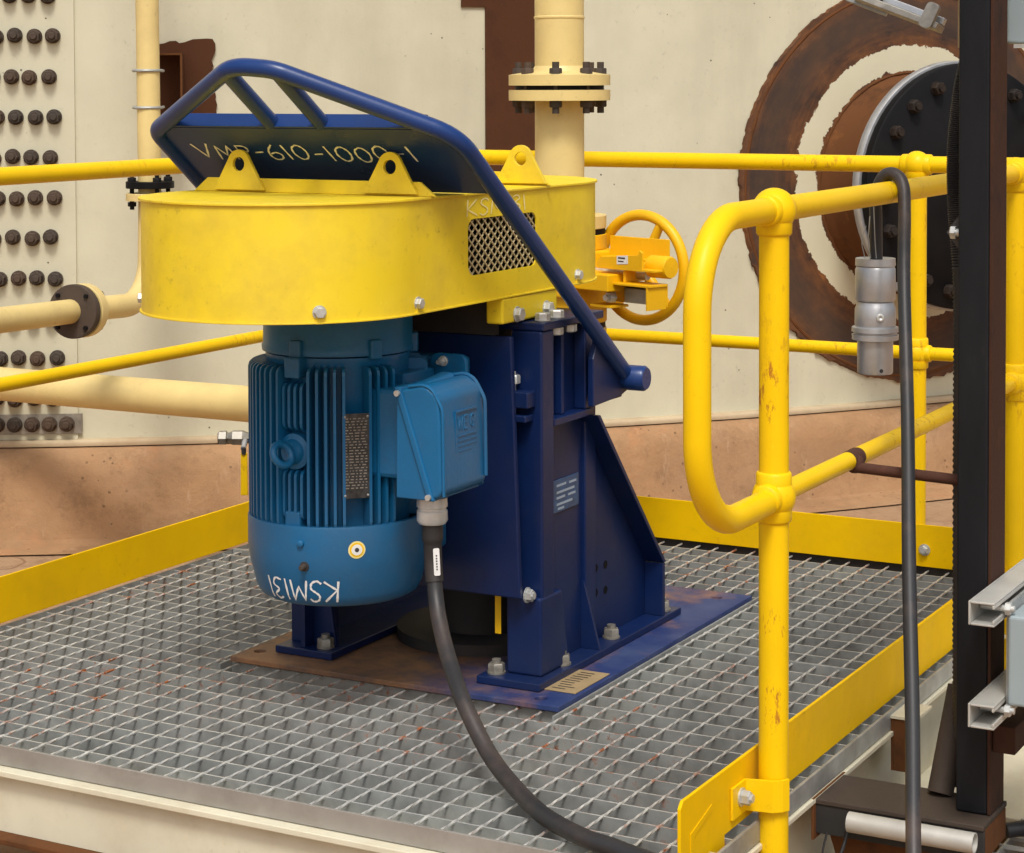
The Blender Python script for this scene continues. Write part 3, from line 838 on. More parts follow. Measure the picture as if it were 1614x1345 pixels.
# foot bolts
g = G().lathe([(.02, 0), (.02, .004)], (0, 0, 0), Z, 18).hexp((0, 0, 0), Z, .032, .018, .004).lathe([(.010, .022), (.010, .030)], (0, 0, 0), Z, 12)
fb_me = meshof('foot_bolt', g, 'zincd')
for (x, y) in ((-.815, .475), (-.722, .60), (-.722, .845), (-.722, 1.125), (-1.25, .475)):
    inst('foot_bolt', fb_me, st, (x, y, .0325), (0, 0, random.uniform(0, 1)))
# navy stand name plate
np_ = part('name_plate', G().box(XW + .0005, XW + .003, .602, .722, .357, .428), 'plate_blue', st, .0008, label='small blue name plate on the navy side plate')
g = G()
for k, (a, b_, zz) in enumerate(((.615, .66, .415), (.675, .71, .414), (.615, .70, .400), (.615, .655, .388), (.67, .705, .388), (.615, .69, .374), (.62, .65, .364))):
    g.box(XW + .0031, XW + .0035, a, b_, zz - .0025, zz + .0025)
part('plate_lettering', g, 'print_pale', np_)
# tag under the mounting plate
part('hanging_tag', G().box(-.828, -.814, .493, .4945, .112, .20), 'orange', st, label='thin yellow tag hanging below the navy plate')
# paper tag lying on the base plate corner
tg = tag(part('paper_tag', G().box(-.697, -.622, .465, .630, .0, .002), 'tan', None, .0005, origin=(-.66, .55, .0152)), 'tan tag with dark scribbles on the base plate corner', 'tag')
tg.location = (-.66, .55, .0152)
tg.data.transform(M.Translation(V((0, 0, .0152))))
g = G()
for k in range(9):
    y = .48 + k * .016
    g.box(-.688 + random.uniform(0, .01), -.64 - random.uniform(0, .02), y, y + .004, .0174, .0178)
part('scribble', g, 'print_dark', tg)

# ================================================================== ELECTRIC MOTOR
MX, MY = -1.055, .235
mo = thing('electric_motor', 'bright blue ribbed electric motor hanging under the yellow belt guard', 'motor', (MX, MY, .24))
vd = V((.547, -.837, 0)).normalized(); vr = V((.837, .547, 0)).normalized()
def md(phi): p = radians(phi); return vd * cos(p) + vr * sin(p)
mc = V((MX, MY, 0))
body = part('stator_body', G().lathe([(.10, .385), (.145, .385), (.147, .39), (.147, .722), (.150, .727), (.150, .738), (.10, .74)], mc, Z, 64), 'motor', mo)
part('end_bell', G().lathe([(.12, .738), (.157, .742), (.158, .752), (.155, .757), (.154, .84), (.14, .843)], mc, Z, 64), 'motor', mo)
part('fan_cowl', G().lathe([(.176, .405), (.187, .405), (.1885, .40), (.1885, .34), (.185, .315), (.172, .262), (.163, .245), (.150, .238), (.06, .236), (.001, .236)], mc, Z, 72, caps=False), 'motor', mo)
part('cowl_liner', G().lathe([(.176, .405), (.175, .36)], mc, Z, 48, caps=False), 'dark', mo)
def fin_g(z0, z1, r0=.142, r1=.186, t=.0058):
    g = G(); rc = .014
    prof = [(r0, z0), (r1 - rc, z0)] + [(r1 - rc + rc * sin(a), z0 + rc - rc * cos(a)) for a in (.5, 1.0, pi / 2)] + [(r1 - rc + rc * cos(a), z1 - rc + rc * sin(a)) for a in (0.001, .55, 1.05)] + [(r1 - rc, z1), (r0, z1)]
    return g.prism([(x, z) for x, z in prof], (0, 0, 0), X, Z, -t / 2, t / 2)
fin_me = meshof('cooling_fin', fin_g(.398, .722), 'motor')
fin_s = meshof('cooling_fin_short', fin_g(.595, .690, r1=.178), 'motor')
fin_s2 = meshof('cooling_fin_short', fin_g(.415, .515, r1=.178), 'motor')
def fin(me, phi):
    d = md(phi); a = atan2(d.y, d.x)
    o = bpy.data.objects.new('cooling_fin', me); COL.objects.link(o); ORG[o.name] = V((MX, MY, 0))
    o.parent = body; o.location = V((MX, MY, 0)) - ORG[body.name]; o.rotation_euler = (0, 0, a)
phi = -176
while phi < 184:
    skip = (5 < phi < 17) or (39 < phi < 76) or (-41 < phi < -23) or (118 < phi < 150) or (96 < phi < 108)
    if not skip: fin(fin_me, phi)
    phi += 5.6
for ph in (-38.5, -34.0, -29.5, -25.0):
    fin(fin_s, ph); fin(fin_s2, ph)
# lugs above and below the eye bolt
for z0, z1 in ((.70, .742), (.392, .432)):
    d = md(-32); R = M((md(-32).cross(Z) * -1, md(-32), Z)).transposed()
    part('body_lug', G().box(-.018, .018, .14, .178, z0, z1, R=M((V((-d.y, d.x, 0)), d, Z)).transposed(), c=mc), 'motor', mo, .004)
def ori(phi): d = md(phi); return M((V((-d.y, d.x, 0)), d, Z)).transposed()
for ph in (28, -32, 84):
    part('bell_lug', G().box(-.013, .013, .145, .166, .735, .775, R=ori(ph), c=mc), 'motor', mo, .003)
# nameplate pad and plate
part('plate_pad', G().prism(rrect(-.021, .021, .402, .72, .018), mc + md(11) * .14, V((-md(11).y, md(11).x, 0)), Z, 0, -.041), 'motor', mo, .002)
R = ori(11)
npm = part('rating_plate', G().box(-.029, .029, .1812, .1835, .462, .632, R=R, c=mc), 'plate_dark', mo, .0006, label='dark engraved rating plate on the motor')
g = G()
zz = .622
while zz > .478:
    xx = -.022
    while xx < .020:
        wv = random.uniform(.002, .009)
        g.box(xx, min(xx + wv, .022), .1836, .1838, zz - .001, zz + .001, R=R, c=mc); xx += wv + .004
    zz -= .0058
part('plate_lettering', g, 'zincd', npm)
for sx in (-.023, .023):
    for z in (.468, .626):
        part('rivet', G().sphere(mc + R @ V((sx, .1838, z)), .0028, 8, 6), 'galv', npm)
# eye bolt
d = md(-32); c0 = mc + d * .146 + Z * .552
part('eye_boss', G().lathe([(.038, 0), (.036, .024), (.026, .028), (.020, .040)], c0, d, 28), 'motor', mo)
ev = V((d.y, -d.x, 0)); cc = c0 + d * .066
ring = [cc + (ev * .25 + d * .97).normalized() * .022 * cos(a) + (Z * .9 + ev * .4).normalized() * .022 * sin(a) for a in [2 * pi * i / 28 for i in range(28)]]
part('eye_bolt', G().tube(ring, .0075, 12, closed=True), 'motor', mo)
# terminal box: cast base with slanted joint and lid, facing +x
bx = part('terminal_box', G().prism([(.098, .478), (.268, .478), (.268, .705), (.098, .690)], (0, 0, 0), Y, Z, -.828, -.79), 'motor', mo, .012, seg=4)
# lid: slanted joint seen on the front face
lidp = [(-.822, .688), (-.765, .702), (-.732, .680), (-.727, .62), (-.724, .49), (-.738, .478), (-.752, .478)]
g = G()
lidp = [(p_.x, p_.z) for p_ in fillet([V((x_, 0, z_)) for x_, z_ in lidp], .03, 6)]
lid = part('box_lid', G().prism(lidp[::-1], (0, .27, 0), X, Z, .0, .176), 'motor', bx, .008, seg=4)
base_p = [(-.830, .474), (-.757, .474), (-.828, .690)]
part('box_base_side', G().prism(base_p, (0, .27, 0), X, Z, .0, .174), 'motor', bx, .002)
rim = [(-.832, .694), (-.817, .694), (-.741, .474), (-.756, .474)]
part('joint_rim', G().prism(rim[::-1], (0, .274, 0), X, Z, .0, .184), 'motor', bx, .003)
part('box_rim', G().tube(fillet([(-.80, .096, .696), (-.752, .096, .703), (-.7235, .096, .655), (-.7215, .096, .485)], .045), .0032, 8), 'motor', bx)
part('box_rim', G().tube(fillet([(-.80, .262, .698), (-.752, .262, .705), (-.722, .262, .655), (-.7205, .262, .50)], .045), .004, 8), 'motor', bx)
part('box_neck', G().box(-.93, -.83, .140, .25, .50, .68), 'motor', bx, .01)
for (x, z) in ((-.822, .682), (-.752, .482)):
    part('box_screw', G().lathe([(.006, 0), (.006, .006)], (x, .090, z), Y * -1, 10), 'zinc', bx)
    part('box_screw', G().lathe([(.006, 0), (.006, .006)], (x + .01, .275, z), Y, 10), 'motor', bx)
# raised logo panel on the lid
g = G()
def lidmap(u, v): return (V((-.7275, .155 + u, .565 + v)), X)
def fr(a, b_, z0, z1): g.box(-.729, -.7255, a, b_, z0, z1)
fr(.150, .236, .640, .644); fr(.150, .154, .556, .6395)
def hbar(y0, y1, z0, z1): g.box(-.729, -.7248, y0, y1, z0, z1)
for yy, pat in ((.160, 'W'), (.185, 'E'), (.210, 'G')):
    wd, stk = FONT[pat]
    for pl in stk:
        for (a, b_), (c_, d_) in zip(pl[:-1], pl[1:]):
            g.tube([(-.7268, yy + a * .022, .605 + b_ * .026), (-.7268, yy + c_ * .022, .605 + d_ * .026)], .0019, 6)
for yy, pat in ((.160, 'E'), (.185, 'W'), (.210, 'E')):
    pass
for z in (.592, .582, .572, .562):
    hbar(.160, .232 - (z < .57) * .02, z, z + .003)
part('raised_logo', g, 'motor', lid)
# motor feet with bolt ears
for xs in (-1, 1):
    x0, x1 = (MX + .06, MX + .20) if xs > 0 else (MX - .20, MX - .06)
    ft = part('motor_foot', G().box(x0, x1, .395, .4445, .615, .715), 'motor', mo, .012, seg=3)
    part('motor_foot', G().box(x0, x1 - (.06 if xs > 0 else 0), .395, .4445, .30, .40), 'motor', mo, .012, seg=3)
part('foot_web', G().box(MX + .05, MX + .12, .33, .40, .30, .715), 'motor', mo, .004)
part('bracket_ear', G().prism(rrect(-.90, -.815, .585, .728, .018), (0, .36, 0), X, Z, 0, .012), 'motor', mo, .002)
part('ear_bolt', G().lathe([(.011, 0), (.011, .003)], (-.868, .348, .712), -Y, 14).hexp((-.868, .348, .712), -Y, .016, .010, .003).lathe([(.005, .012), (.005, .024)], (-.868, .348, .712), -Y, 8), 'zinc', mo)
part('ribbed_block', G().box(-.935, -.885, .22, .34, .60, .70), 'motor', mo, .004)
# cowl details: screws, drain, sticker, upside-down hand lettering
def cowl(phi, z, off=0.0):
    prof = [(.236, .150), (.245, .163), (.262, .172), (.315, .185), (.34, .1885), (.405, .1885)]
    for (z0, r0), (z1, r1) in zip(prof[:-1], prof[1:]):
        if z <= z1: break
    r = r0 + (r1 - r0) * max(0, min(1, (z - z0) / (z1 - z0)))
    return mc + md(phi) * (r + off) + Z * z
part('cowl_screw', G().lathe([(.007, 0), (.007, .006), (.004, .008)], cowl(-24, .372), md(-24), 12), 'motor', mo)
part('cowl_vent', G().lathe([(.010, .0005), (.0095, .002), (.0, .0022)], cowl(-22, .326), md(-22), 14, caps=False), 'dark', mo)
part('drain_plug', G().lathe([(.006, 0), (.006, .016), (.004, .019)], cowl(-22, .326), md(-22), 10), 'boltrust', mo)
def disc_on(phi, z, r, off, n=24):
    g = G(); c = cowl(phi, z, off); d_ = md(phi); ex = V((-d_.y, d_.x, 0)); b = len(g.v)
    g.v.append(c)
    for i in range(n): g.v.append(c + ex * r * cos(2 * pi * i / n) + Z * r * sin(2 * pi * i / n))
    for i in range(n): g.face((b, b + 1 + (i + 1) % n, b + 1 + i))
    return g
for nm, r_, mt, of in (('sticker', .0175, 'chalk_y', .0010), ('sticker_ring', .0145, 'yellow', .0016), ('sticker_centre', .011, 'white', .0022), ('sticker_mark', .0045, 'print_dark', .0028)):
    g = G(); n = 24; b = 0
    g.lathe([(.0001, of + .0005), (r_, of)], cowl(10.5, .360), md(10.5), n, caps=False)
    part(nm, g, mt, mo)
g = G()
def cmap(u, v):     # upside down: letters run right to left and downward
    ph = -.5 - math.degrees(u / .178); z = .296 - v * 1.0
    p = cowl(ph, z, .0); return p, md(ph)
lettering(g, 'KSM131', cmap, .045, .0042, .0012, gap=.06)
part('hand_lettering', g, 'chalk', mo, label='white upside-down hand lettering on the fan cowl')
# cable gland
GC = V((-.780, .150, 0))
gl = part('cable_gland', G().lathe([(.024, .478), (.024, .470), (.030, .470), (.031, .452), (.028, .450), (.028, .446), (.0305, .444), (.031, .424), (.027, .418), (.016, .416)], GC, Z, 24), 'brass', mo)

# ================================================================== MOTOR CABLE
cb = [(GC.x, GC.y, .43), (GC.x + .001, GC.y - .001, .38), (-0.778, 0.150, 0.336), (-0.765, 0.137, 0.276), (-0.736, 0.105, 0.227), (-0.684, 0.052, 0.175), (-0.611, -0.018, 0.121), (-0.528, -0.072, 0.055), (-0.431, -0.147, 0.028), (-0.333, -0.224, 0.019), (-0.224, -0.283, 0.018), (-.15, -.305, .018), (-.02, -.345, .005), (.10, -.37, -.09), (.16, -.38, -.25)]
cable = part('power_cable', G().tube(spline(cb, 9), .0158, 16), 'cable', None, origin=(GC.x, GC.y, .02))
tag(cable, 'thick black cable from the motor gland lying across the grating', 'cable')
cs_ = spline(cb, 9)
part('cable_boot', G().tube(cs_[2:24], [.0212 if i < 7 else .0182 for i in range(22)], 18), 'rubber', cable)
la, lb_ = cs_[11], cs_[21]
ey_ = (la - lb_).normalized(); ez_ = (vd - ey_ * vd.dot(ey_)).normalized(); ex_ = ey_.cross(ez_)
lo_ = lb_ + ez_ * .0176 + ex_ * .006; LL = (la - lb_).length
lab = part('cable_label', G().prism(rrect(-.0062, .0062, 0, LL, .003), lo_, ex_, ey_, -.001, .0016), 'white', cable, label='white printed cable marker')
g = G()
for k in range(6): g.prism([(-.0015, LL * (.2 + k * .1)), (.0015, LL * (.2 + k * .1)), (.0015, LL * (.26 + k * .1)), (-.0015, LL * (.26 + k * .1))], lo_, ex_, ey_, .0017, .002)
part('marker_print', g, 'print_dark', lab)

# ================================================================== BELT GUARD
bgd = thing('belt_guard', 'oval yellow belt guard with lifting ears on top of the motor', 'belt guard', (-1.04, .42, .845))
C1, r1, C2, r2 = (-1.057, .057), .289, (-1.028, .78), .269
def hull_pts(off=0.0, n=44):
    dx, dy = C2[0] - C1[0], C2[1] - C1[1]; dd = sqrt(dx * dx + dy * dy); th = atan2(dy, dx); be = math.acos((r1 - r2) / dd)
    out = []
    for i in range(n + 1):
        a = th + be + (2 * pi - 2 * be) * i / n; out.append((C1[0] + (r1 + off) * cos(a), C1[1] + (r1 + off) * sin(a)))
    for i in range(n + 1):
        a = th - be + 2 * be * i / n; out.append((C2[0] + (r2 + off) * cos(a), C2[1] + (r2 + off) * sin(a)))
    return out       # ccw, straight right side lies between index n and n+1
HP = hull_pts(); HPi = hull_pts(-.003); NH = 44
ZB0, ZB1 = .845, 1.062
g = G(); b = 0; m = len(HP)
for (x, y) in HP: g.v += [V((x, y, ZB0)), V((x, y, ZB1))]
for i in range(m):
    j = (i + 1) % m
    if i == NH: continue
    g.face((2 * i, 2 * j, 2 * j + 1, 2 * i + 1), True)
b = len(g.v)
for (x, y) in HPi: g.v += [V((x, y, ZB0)), V((x, y, ZB1))]
for i in range(m):
    j = (i + 1) % m
    if i == NH: continue
    g.face((b + 2 * i + 1, b + 2 * j + 1, b + 2 * j, b + 2 * i), True)
for i in range(m):
    j = (i + 1) % m
    g.face((2 * j, 2 * i, b + 2 * i, b + 2 * j))
# straight side with the vent opening
A, B = V((HP[NH][0], HP[NH][1], 0)), V((HP[NH + 1][0], HP[NH + 1][1], 0))
sl = (B - A).length; se = (B - A).normalized(); sn = V((se.y, -se.x, 0))
def su(y): return (y - A.y) / se.y
vent = rrect(su(.272), su(.562), .899, 1.014, .022)
g.prism([(0, ZB0), (sl, ZB0), (sl, ZB1), (0, ZB1)], A, se, Z, -.003, 0.0, holes=[vent])
shellp = part('guard_wall', g, 'guard', bgd)
lid_o = hull_pts(.005)
part('guard_lid', G().prism(lid_o, (0, 0, 0), X, Y, 1.0622, 1.0675), 'guard', bgd, .0012)
part('guard_floor', G().prism(hull_pts(.004), (0, 0, 0), X, Y, .841, .8448), 'guard', bgd, .0008)
# vent mesh: two families of diagonal strands clipped to the opening
def clip_seg(p, d, x0, x1, y0, y1):
    t0, t1 = -9, 9
    for pp, dd, lo, hi in ((p[0], d[0], x0, x1), (p[1], d[1], y0, y1)):
        a, b_ = (lo - pp) / dd, (hi - pp) / dd
        if a > b_: a, b_ = b_, a
        t0, t1 = max(t0, a), min(t1, b_)
    return (t0, t1) if t1 - t0 > .004 else None
g = G(); ux0, ux1, uz0, uz1 = su(.270), su(.564), .8975, 1.0155
stepu = .0265
for sgn in (1, -1):
    k = -30
    while k < 60:
        p = (ux0 + k * stepu, uz0); d = (1.25 * sgn, 1.0); c = clip_seg(p, d, ux0, ux1, uz0, uz1)
        if c:
            q0 = A + se * (p[0] + d[0] * c[0]) + Z * (p[1] + d[1] * c[0]); q1 = A + se * (p[0] + d[0] * c[1]) + Z * (p[1] + d[1] * c[1])
            off = -sn * (.0055 + .002 * sgn)
            g.tube([q0 + off, q1 + off], .0019, 6)
        k += 1
part('vent_mesh', g, 'vent', shellp)
# pulleys and belts inside
part('pulley', G().cyl((MX, MY, .86), (MX, MY, .95), .12, 32), 'dark', bgd)
part('pulley', G().cyl((-1.03, .80, .86), (-1.03, .80, .95), .17, 32), 'dark', bgd)
# bolts around the lower edge
BANG = -44
for i, (x, y, nx_, ny_) in enumerate(((-1.057 + .289 * cos(radians(BANG)), .057 + .289 * sin(radians(BANG)), cos(radians(BANG)), sin(radians(BANG))), (A.x + se.x * su(.078), .078, sn.x, sn.y), (A.x + se.x * su(.752), .752, sn.x, sn.y), (-1.057 + .289 * cos(radians(-152)), .057 + .289 * sin(radians(-152)), cos(radians(-152)), sin(radians(-152))))):
    n_ = V((nx_, ny_, 0))
    g = G().lathe([(.0135, 0), (.0135, .002)], (x, y, .8625), n_, 16).hexp((x, y, .8625), n_, .019, .009, .002)
    part('guard_bolt', g, 'zinc', bgd)
    part('bolt_tab', G().box(-.007, .007, -.002, .003, .8405, .858, R=M((V((n_.y, -n_.x, 0)) * -1, n_, Z)).transposed(), c=(x, y, 0)), 'guard', bgd)
# lifting bars with ears
def lift_bar(y, x0, x1, ears):
    prof = [(x0, 1.068), (x1, 1.068), (x1 - .035, 1.096), (x0 + .035, 1.096)]
    bar = part('lifting_bar', G().prism(prof, (0, y, 0), X, Z, 0, -.008), 'guard', bgd, .001)
    for ex in ears:
        e = [(-.062, 1.072), (.062, 1.072), (.055, 1.085)] + [(.027 * cos(a), 1.128 + .027 * sin(a)) for a in [radians(18 + 144 * i / 10) for i in range(11)]] + [(-.055, 1.085)]
        part('lifting_ear', G().prism([(px + ex, pz) for px, pz in e], (0, y - .0005, 0), X, Z, 0, .009, holes=[circ(ex, 1.125, .0145)]), 'guard', bgd, .001)
lift_bar(.12, -1.335, -.752, (-1.215, -.851))
lift_bar(.60, -1.30, -.745, (-1.20, -.816))
# hand lettering on the side
g = G()
def smap(u, v): return A + se * (su(.265) + u * 1.9) + Z * (1.020 + v), sn
lettering(g, 'KSM131', smap, .034, .0026, .0012, gap=.10)
part('hand_lettering', g, 'chalk_y', bgd, label='faint pale hand lettering above the vent')
# mounting bracket below the guard, plus boxes added to darken the gap
part('bracket_or_dark_fill', G().box(-.80, -.760, .408, .655, .787, .8402), 'guard', bgd, .004, label='yellow angle bracket bolted under the guard')
part('bracket_or_dark_fill', G().box(-1.27, -.8005, .4455, .4645, .7585, .8402), 'dark', bgd)  # dark plate added to make the open gap under the guard look dark
part('bracket_or_dark_fill', G().box(-1.26, -.8005, .465, .66, .7845, .8402), 'dark', bgd, .002)  # second dark box filling the same gap
for y in (.469, .602):
    g = G().lathe([(.017, 0), (.017, .002)], (-.7595, y, .803), X, 16).hexp((-.7595, y, .803), X, .026, .012, .002)
    part('bracket_bolt', g, 'zinc', bgd)

# ================================================================== LIFTING HOOP (blue)
hp = thing('tilting_hoop', 'dark blue tubular hoop with filled plate leaning over the belt guard', 'lifting frame', (-1.04, .8475, .627))
HL = V((0, -.8056, .5924)); HN = V((0, .5924, .8056))
def hq(x, t, n=0.0): return V((x, .8475, .627)) + HL * t + HN * n
path = fillet([hq(-.68, 0), hq(-.68, .945), hq(-.985, 1.165), hq(-1.075, 1.178), hq(-1.40, .955), hq(-1.40, 0)], [.10, .10, .10, .045], 9)
part('hoop_tube', G().tube(path, .0178, 18), 'hoop', hp)
plate_poly = [(-1.398, .752), (-.682, .752), (-.682, .93), (-.735, .972), (-1.36, .972), (-1.398, .94)]
g = G().prism([(x, t) for x, t in plate_poly], hq(0, 0), X, HL, -.004, .004)
hplate = part('infill_plate', g, 'hoop', hp)
part('cross_flange', G().prism([(-1.362, -.004), (-.742, -.004), (-.742, .028), (-1.362, .028)], hq(0, .9735), X, HN, .006, -.0), 'hoop', hp, .001)
for rx in (-1.10, -.98):
    part('hoop_rib', G().tube([hq(rx, .975, .008), hq(rx, 1.155, .0)], .0165, 12), 'hoop', hp)
for sx, x0 in ((1, -.68), (-1, -1.40)):
    part('pivot_pin', G().lathe([(.026, -.03 if sx > 0 else -.03), (.026, .0), (.0285, .002), (.0285, .040), (.024, .046), (.001, .046)], (x0, .8475, .627), X * sx, 28, caps=False), 'hoop', hp)
    g = G().prism([(-.11, -.075), (-.11, .09), (-.04, .1), (.035, -.005), (.02, -.028), (-.02, -.03)], (x0 - sx * .012, .84, .635), Y, Z, -.006, .006)
    g = G().prism([(-.165, -.045), (-.03, -.04), (.02, -.028), (.026, .0), (-.075, .075), (-.135, .11), (-.165, .06)], (x0 - sx * .014, .85, .627), Y, Z, -.007, .007)
    part('pivot_gusset', g, 'navy', hp, .002)
part('pivot_lug', G().box(-.735, -.70, .7955, .86, .58, .68), 'navy', hp, .004)
g = G()
def pmap(u, v): return hq(-1.335 + u * 1.06, .862 + v, -.0042), -HN
lettering(g, 'VMP-610-1000-1', pmap, .052, .0042, .0006, gap=.10, jitter=.004)
part('hand_lettering', g, 'chalk', hp, label='white hand lettering on the dark plate')

# ================================================================== DISCHARGE PIPE AND VALVE
PP = V((-1.237, 1.6, 0))
dp = thing('discharge_pipe', 'tall cream pipe with bolted flange rising behind the belt guard', 'pipe', (PP.x, PP.y, .36))
PR = .066
part('pipe_wall', G().cyl(PP + Z * .93, PP + Z * 2.6, PR, 40), 'pipe', dp)
part('weld_ring', G().lathe([(PR, -.004), (PR + .002, -.002), (PR + .002, .002), (PR, .004)], PP + Z * 1.462, Z, 40, caps=False), 'pipe', dp)
part('flange', G().lathe([(PR, 1.333), (PR + .008, 1.319), (.136, 1.309), (.136, 1.281), (.06, 1.281)], PP, Z, 56, caps=False), 'pipe', dp, sharp=30)
part('flange', G().lathe([(.06, 1.269), (.136, 1.269), (.136, 1.241), (PR, 1.239)], PP, Z, 56, caps=False), 'pipe', dp, sharp=30)
part('gasket', G().cyl(PP + Z * 1.2695, PP + Z * 1.2805, .118, 40), 'black', dp)
g = G().cyl((0, 0, -.068), (0, 0, .068), .0095, 12).hexp((0, 0, .034), Z, .029, .018).hexp((0, 0, -.034), -Z, .029, .018)
stud_me = meshof('stud_bolt', g, 'boltrust')
for i in range(8):
    a = radians(-68 + 45 * i)
    inst('stud_bolt', stud_me, dp, PP + V((cos(a) * .110, sin(a) * .110, 1.275)), (0, 0, random.uniform(0, 1)))
part('lower_flange', G().cyl(PP + Z * .90, PP + Z * .935, .125, 48), 'pipe', dp, .002)
part('lower_flange', G().cyl(PP + Z * .60, PP + Z * .635, .125, 48), 'pipe', dp, .002)
part('riser', G().cyl(PP + Z * .40, PP + Z * .60, PR * .9, 32), 'pipe', dp)
# horizontal run to the left along the tank
ru = thing('drain_pipe', 'thick cream pipe running low along the tank foot behind the motor', 'pipe', (-2.457, 1.873, .30))
part('pipe_wall', G().tube(fillet([PP + Z * .42, PP + Z * .345, V((-2.457, 1.873, .301)), V((-3.509, 1.93, .287)), V((-4.4, 1.98, .28))], [.07, .5, .5], 8), .0555, 32), 'pipe', ru)
part('pipe_sticker', G().lathe([(.0562, -.045), (.0562, .045)], V((-2.60, 1.883, .2995)), V((-1, .054, -.013)), 16, caps=False, a0=-.75, a1=.75), 'white', ru)

AX = V((.94, -.34, 0)).normalized(); AN = V((-AX.y, AX.x, 0))
va = thing('gate_valve', 'orange valve with round handwheel behind the belt guard', 'valve', (PP.x, PP.y, .64))
RA = M((AX, AN, Z)).transposed()
part('gasket', G().cyl(PP + Z * .885, PP + Z * .8995, .122, 40), 'black', va)
part('valve_flange', G().cyl(PP + Z * .845, PP + Z * .8845, .126, 48), 'orange', va, .002)
part('gasket', G().cyl(PP + Z * .6355, PP + Z * .65, .122, 40), 'black', va)
part('valve_flange', G().cyl(PP + Z * .6505, PP + Z * .69, .126, 48), 'orange', va, .002)
part('valve_body', G().box(-.12, .145, -.10, .10, .6905, .8445, R=RA, c=PP), 'orange', va, .006)
part('body_clamp', G().box(.10, .275, -.09, .02, .752, .796, R=RA, c=PP), 'orange', va, .003)
part('body_clamp', G().box(.05, .155, -.112, -.0905, .728, .765, R=RA, c=PP), 'orange', va, .003)
part('yoke_arm', G().box(.145, .36, .046, .052, .826, .884, R=RA, c=PP).box(.145, .36, .012, .0465, .826, .832, R=RA, c=PP), 'orange', va, .001, label='upper rear yoke plate')
part('yoke_arm', G().prism([(.150, .8135), (.318, .8135), (.318, .856), (.308, .862), (.302, .850), (.168, .838), (.152, .824)], PP + AN * -.052 + AX * .05, AX, Z, 0, .006).box(.20, .41, -.058, -.012, .808, .814, R=RA, c=PP), 'orange', va, .001)
part('yoke_arm', G().box(.276, .405, -.072, -.004, .770, .776, R=RA, c=PP), 'orange', va, .001)
part('yoke_arm', G().box(.18, .40, -.0035, .0025, .718, .776, R=RA, c=PP), 'orange', va, .001)
part('yoke_end', G().box(.394, .40, -.072, -.004, .712, .7695, R=RA, c=PP), 'orange', va, .001)
part('yoke_foot', G().box(.19, .265, -.07, -.004, .708, .7145, R=RA, c=PP), 'orange', va, .001)
part('stem_block', G().box(.275, .355, -.03, -.004, .722, .760, R=RA, c=PP), 'galv', va, .002)
part('valve_label', G().prism([(.222, .822), (.262, .825), (.262, .847), (.222, .844)], PP + AN * -.0584 + AX * .055, AX, Z, 0, .0006), 'white', va)
part('label_print', G().box(.282, .307, -.0594, -.0588, .837, .841, R=RA, c=PP), 'print_dark', va)
part('label_print', G().box(.282, .302, -.0594, -.0588, .829, .832, R=RA, c=PP), 'print_dark', va)
part('stem', G().cyl(PP + AX * .1 + Z * .793, PP + AX * .33 + Z * .793, .012, 16), 'zinc', va)
part('hub', G().lathe([(.02, .345), (.029, .347), (.029, .408), (.026, .414), (.001, .415)], PP + Z * .818 - AN * .0, AX, 28, caps=False), 'orange', va)
part('yoke_bridge', G().box(.29, .298, -.05, .04, .776, .806, R=RA, c=PP), 'orange', va, .002)
WN = V((-.235, -.97, 0)).normalized(); WT = V((.97, -.235, 0)).normalized()
wc = V((-1.018, 1.650, .797)); wr = .140
ringp = [wc + (WT * cos(a) + Z * sin(a)) * wr for a in [2 * pi * i / 56 for i in range(56)]]
part('handwheel', G().tube(ringp, .0145, 14, closed=True), 'orange', va)
for k in range(3):
    a = radians(62 - 110 * k)
    part('spoke', G().tube([wc, wc + (WT * cos(a) + Z * sin(a)) * wr * .55, wc + (WT * cos(a) + Z * sin(a)) * wr], [.016, .013, .0115], 12), 'orange', va)
part('wheel_hub', G().cyl(wc - WN * .02, wc + WN * .025, .026, 24), 'orange', va, .003)
for (u, n_, z) in ((.075, -.100, .812), (.165, -.062, .818), (.05, -.122, .715), (.25, -.045, .735), (.06, -.10, .945)):
    q = PP + AX * u + AN * n_ + Z * z
    part('valve_bolt', G().hexp(q, -AN, .026, .02).cyl(q, q - AN * .03, .008, 10), 'zinc', va)

# ================================================================== SMALL RISER ON THE TANK
sp = thing('riser_pipe', 'slim cream pipe rising along the tank wall at left', 'pipe', (-2.95, 2.03, .6))
SPR = .0375
pt = fillet([(-2.972, 2.044, 2.3), (-2.952, 2.03, .918), (-2.952, 2.02, .575), (-2.90, 1.60, .594), (-2.824, 1.176, .612), (-2.70, .5, .64)], [3, .14, 2, 2], 10)
part('pipe_wall', G().tube(pt, SPR, 28), 'pipe', sp)
fc = V((-2.951, 2.03, .945))
part('flange', G().cyl(fc + Z * .004, fc + Z * .026, .078, 36), 'black', sp, .0015)
part('flange', G().cyl(fc - Z * .036, fc - Z * .012, .078, 36), 'pipe', sp, .0015)
g = G().cyl((0, 0, -.062), (0, 0, .062), .0075, 10).hexp((0, 0, .028), Z, .024, .014).hexp((0, 0, -.038), -Z, .024, .014)
st2 = meshof('stud_bolt', g, 'black')
for i in range(4):
    a = pi / 4 + pi / 2 * i + .25
    inst('stud_bolt', st2, sp, fc + V((cos(a) * .062, sin(a) * .062, -.002)))
fd = (V((-2.824, 1.176, .612)) - V((-2.90, 1.60, .594))).normalized(); fc2 = V((-2.89, 1.59, .5945))
part('flange', G().cyl(fc2, fc2 + fd * .028, .083, 36), 'boltrust', sp, .002, label='black slip flange')
part('flange', G().cyl(fc2 - fd * .05, fc2 - fd * .012, .083, 36), 'pipe', sp, .002)
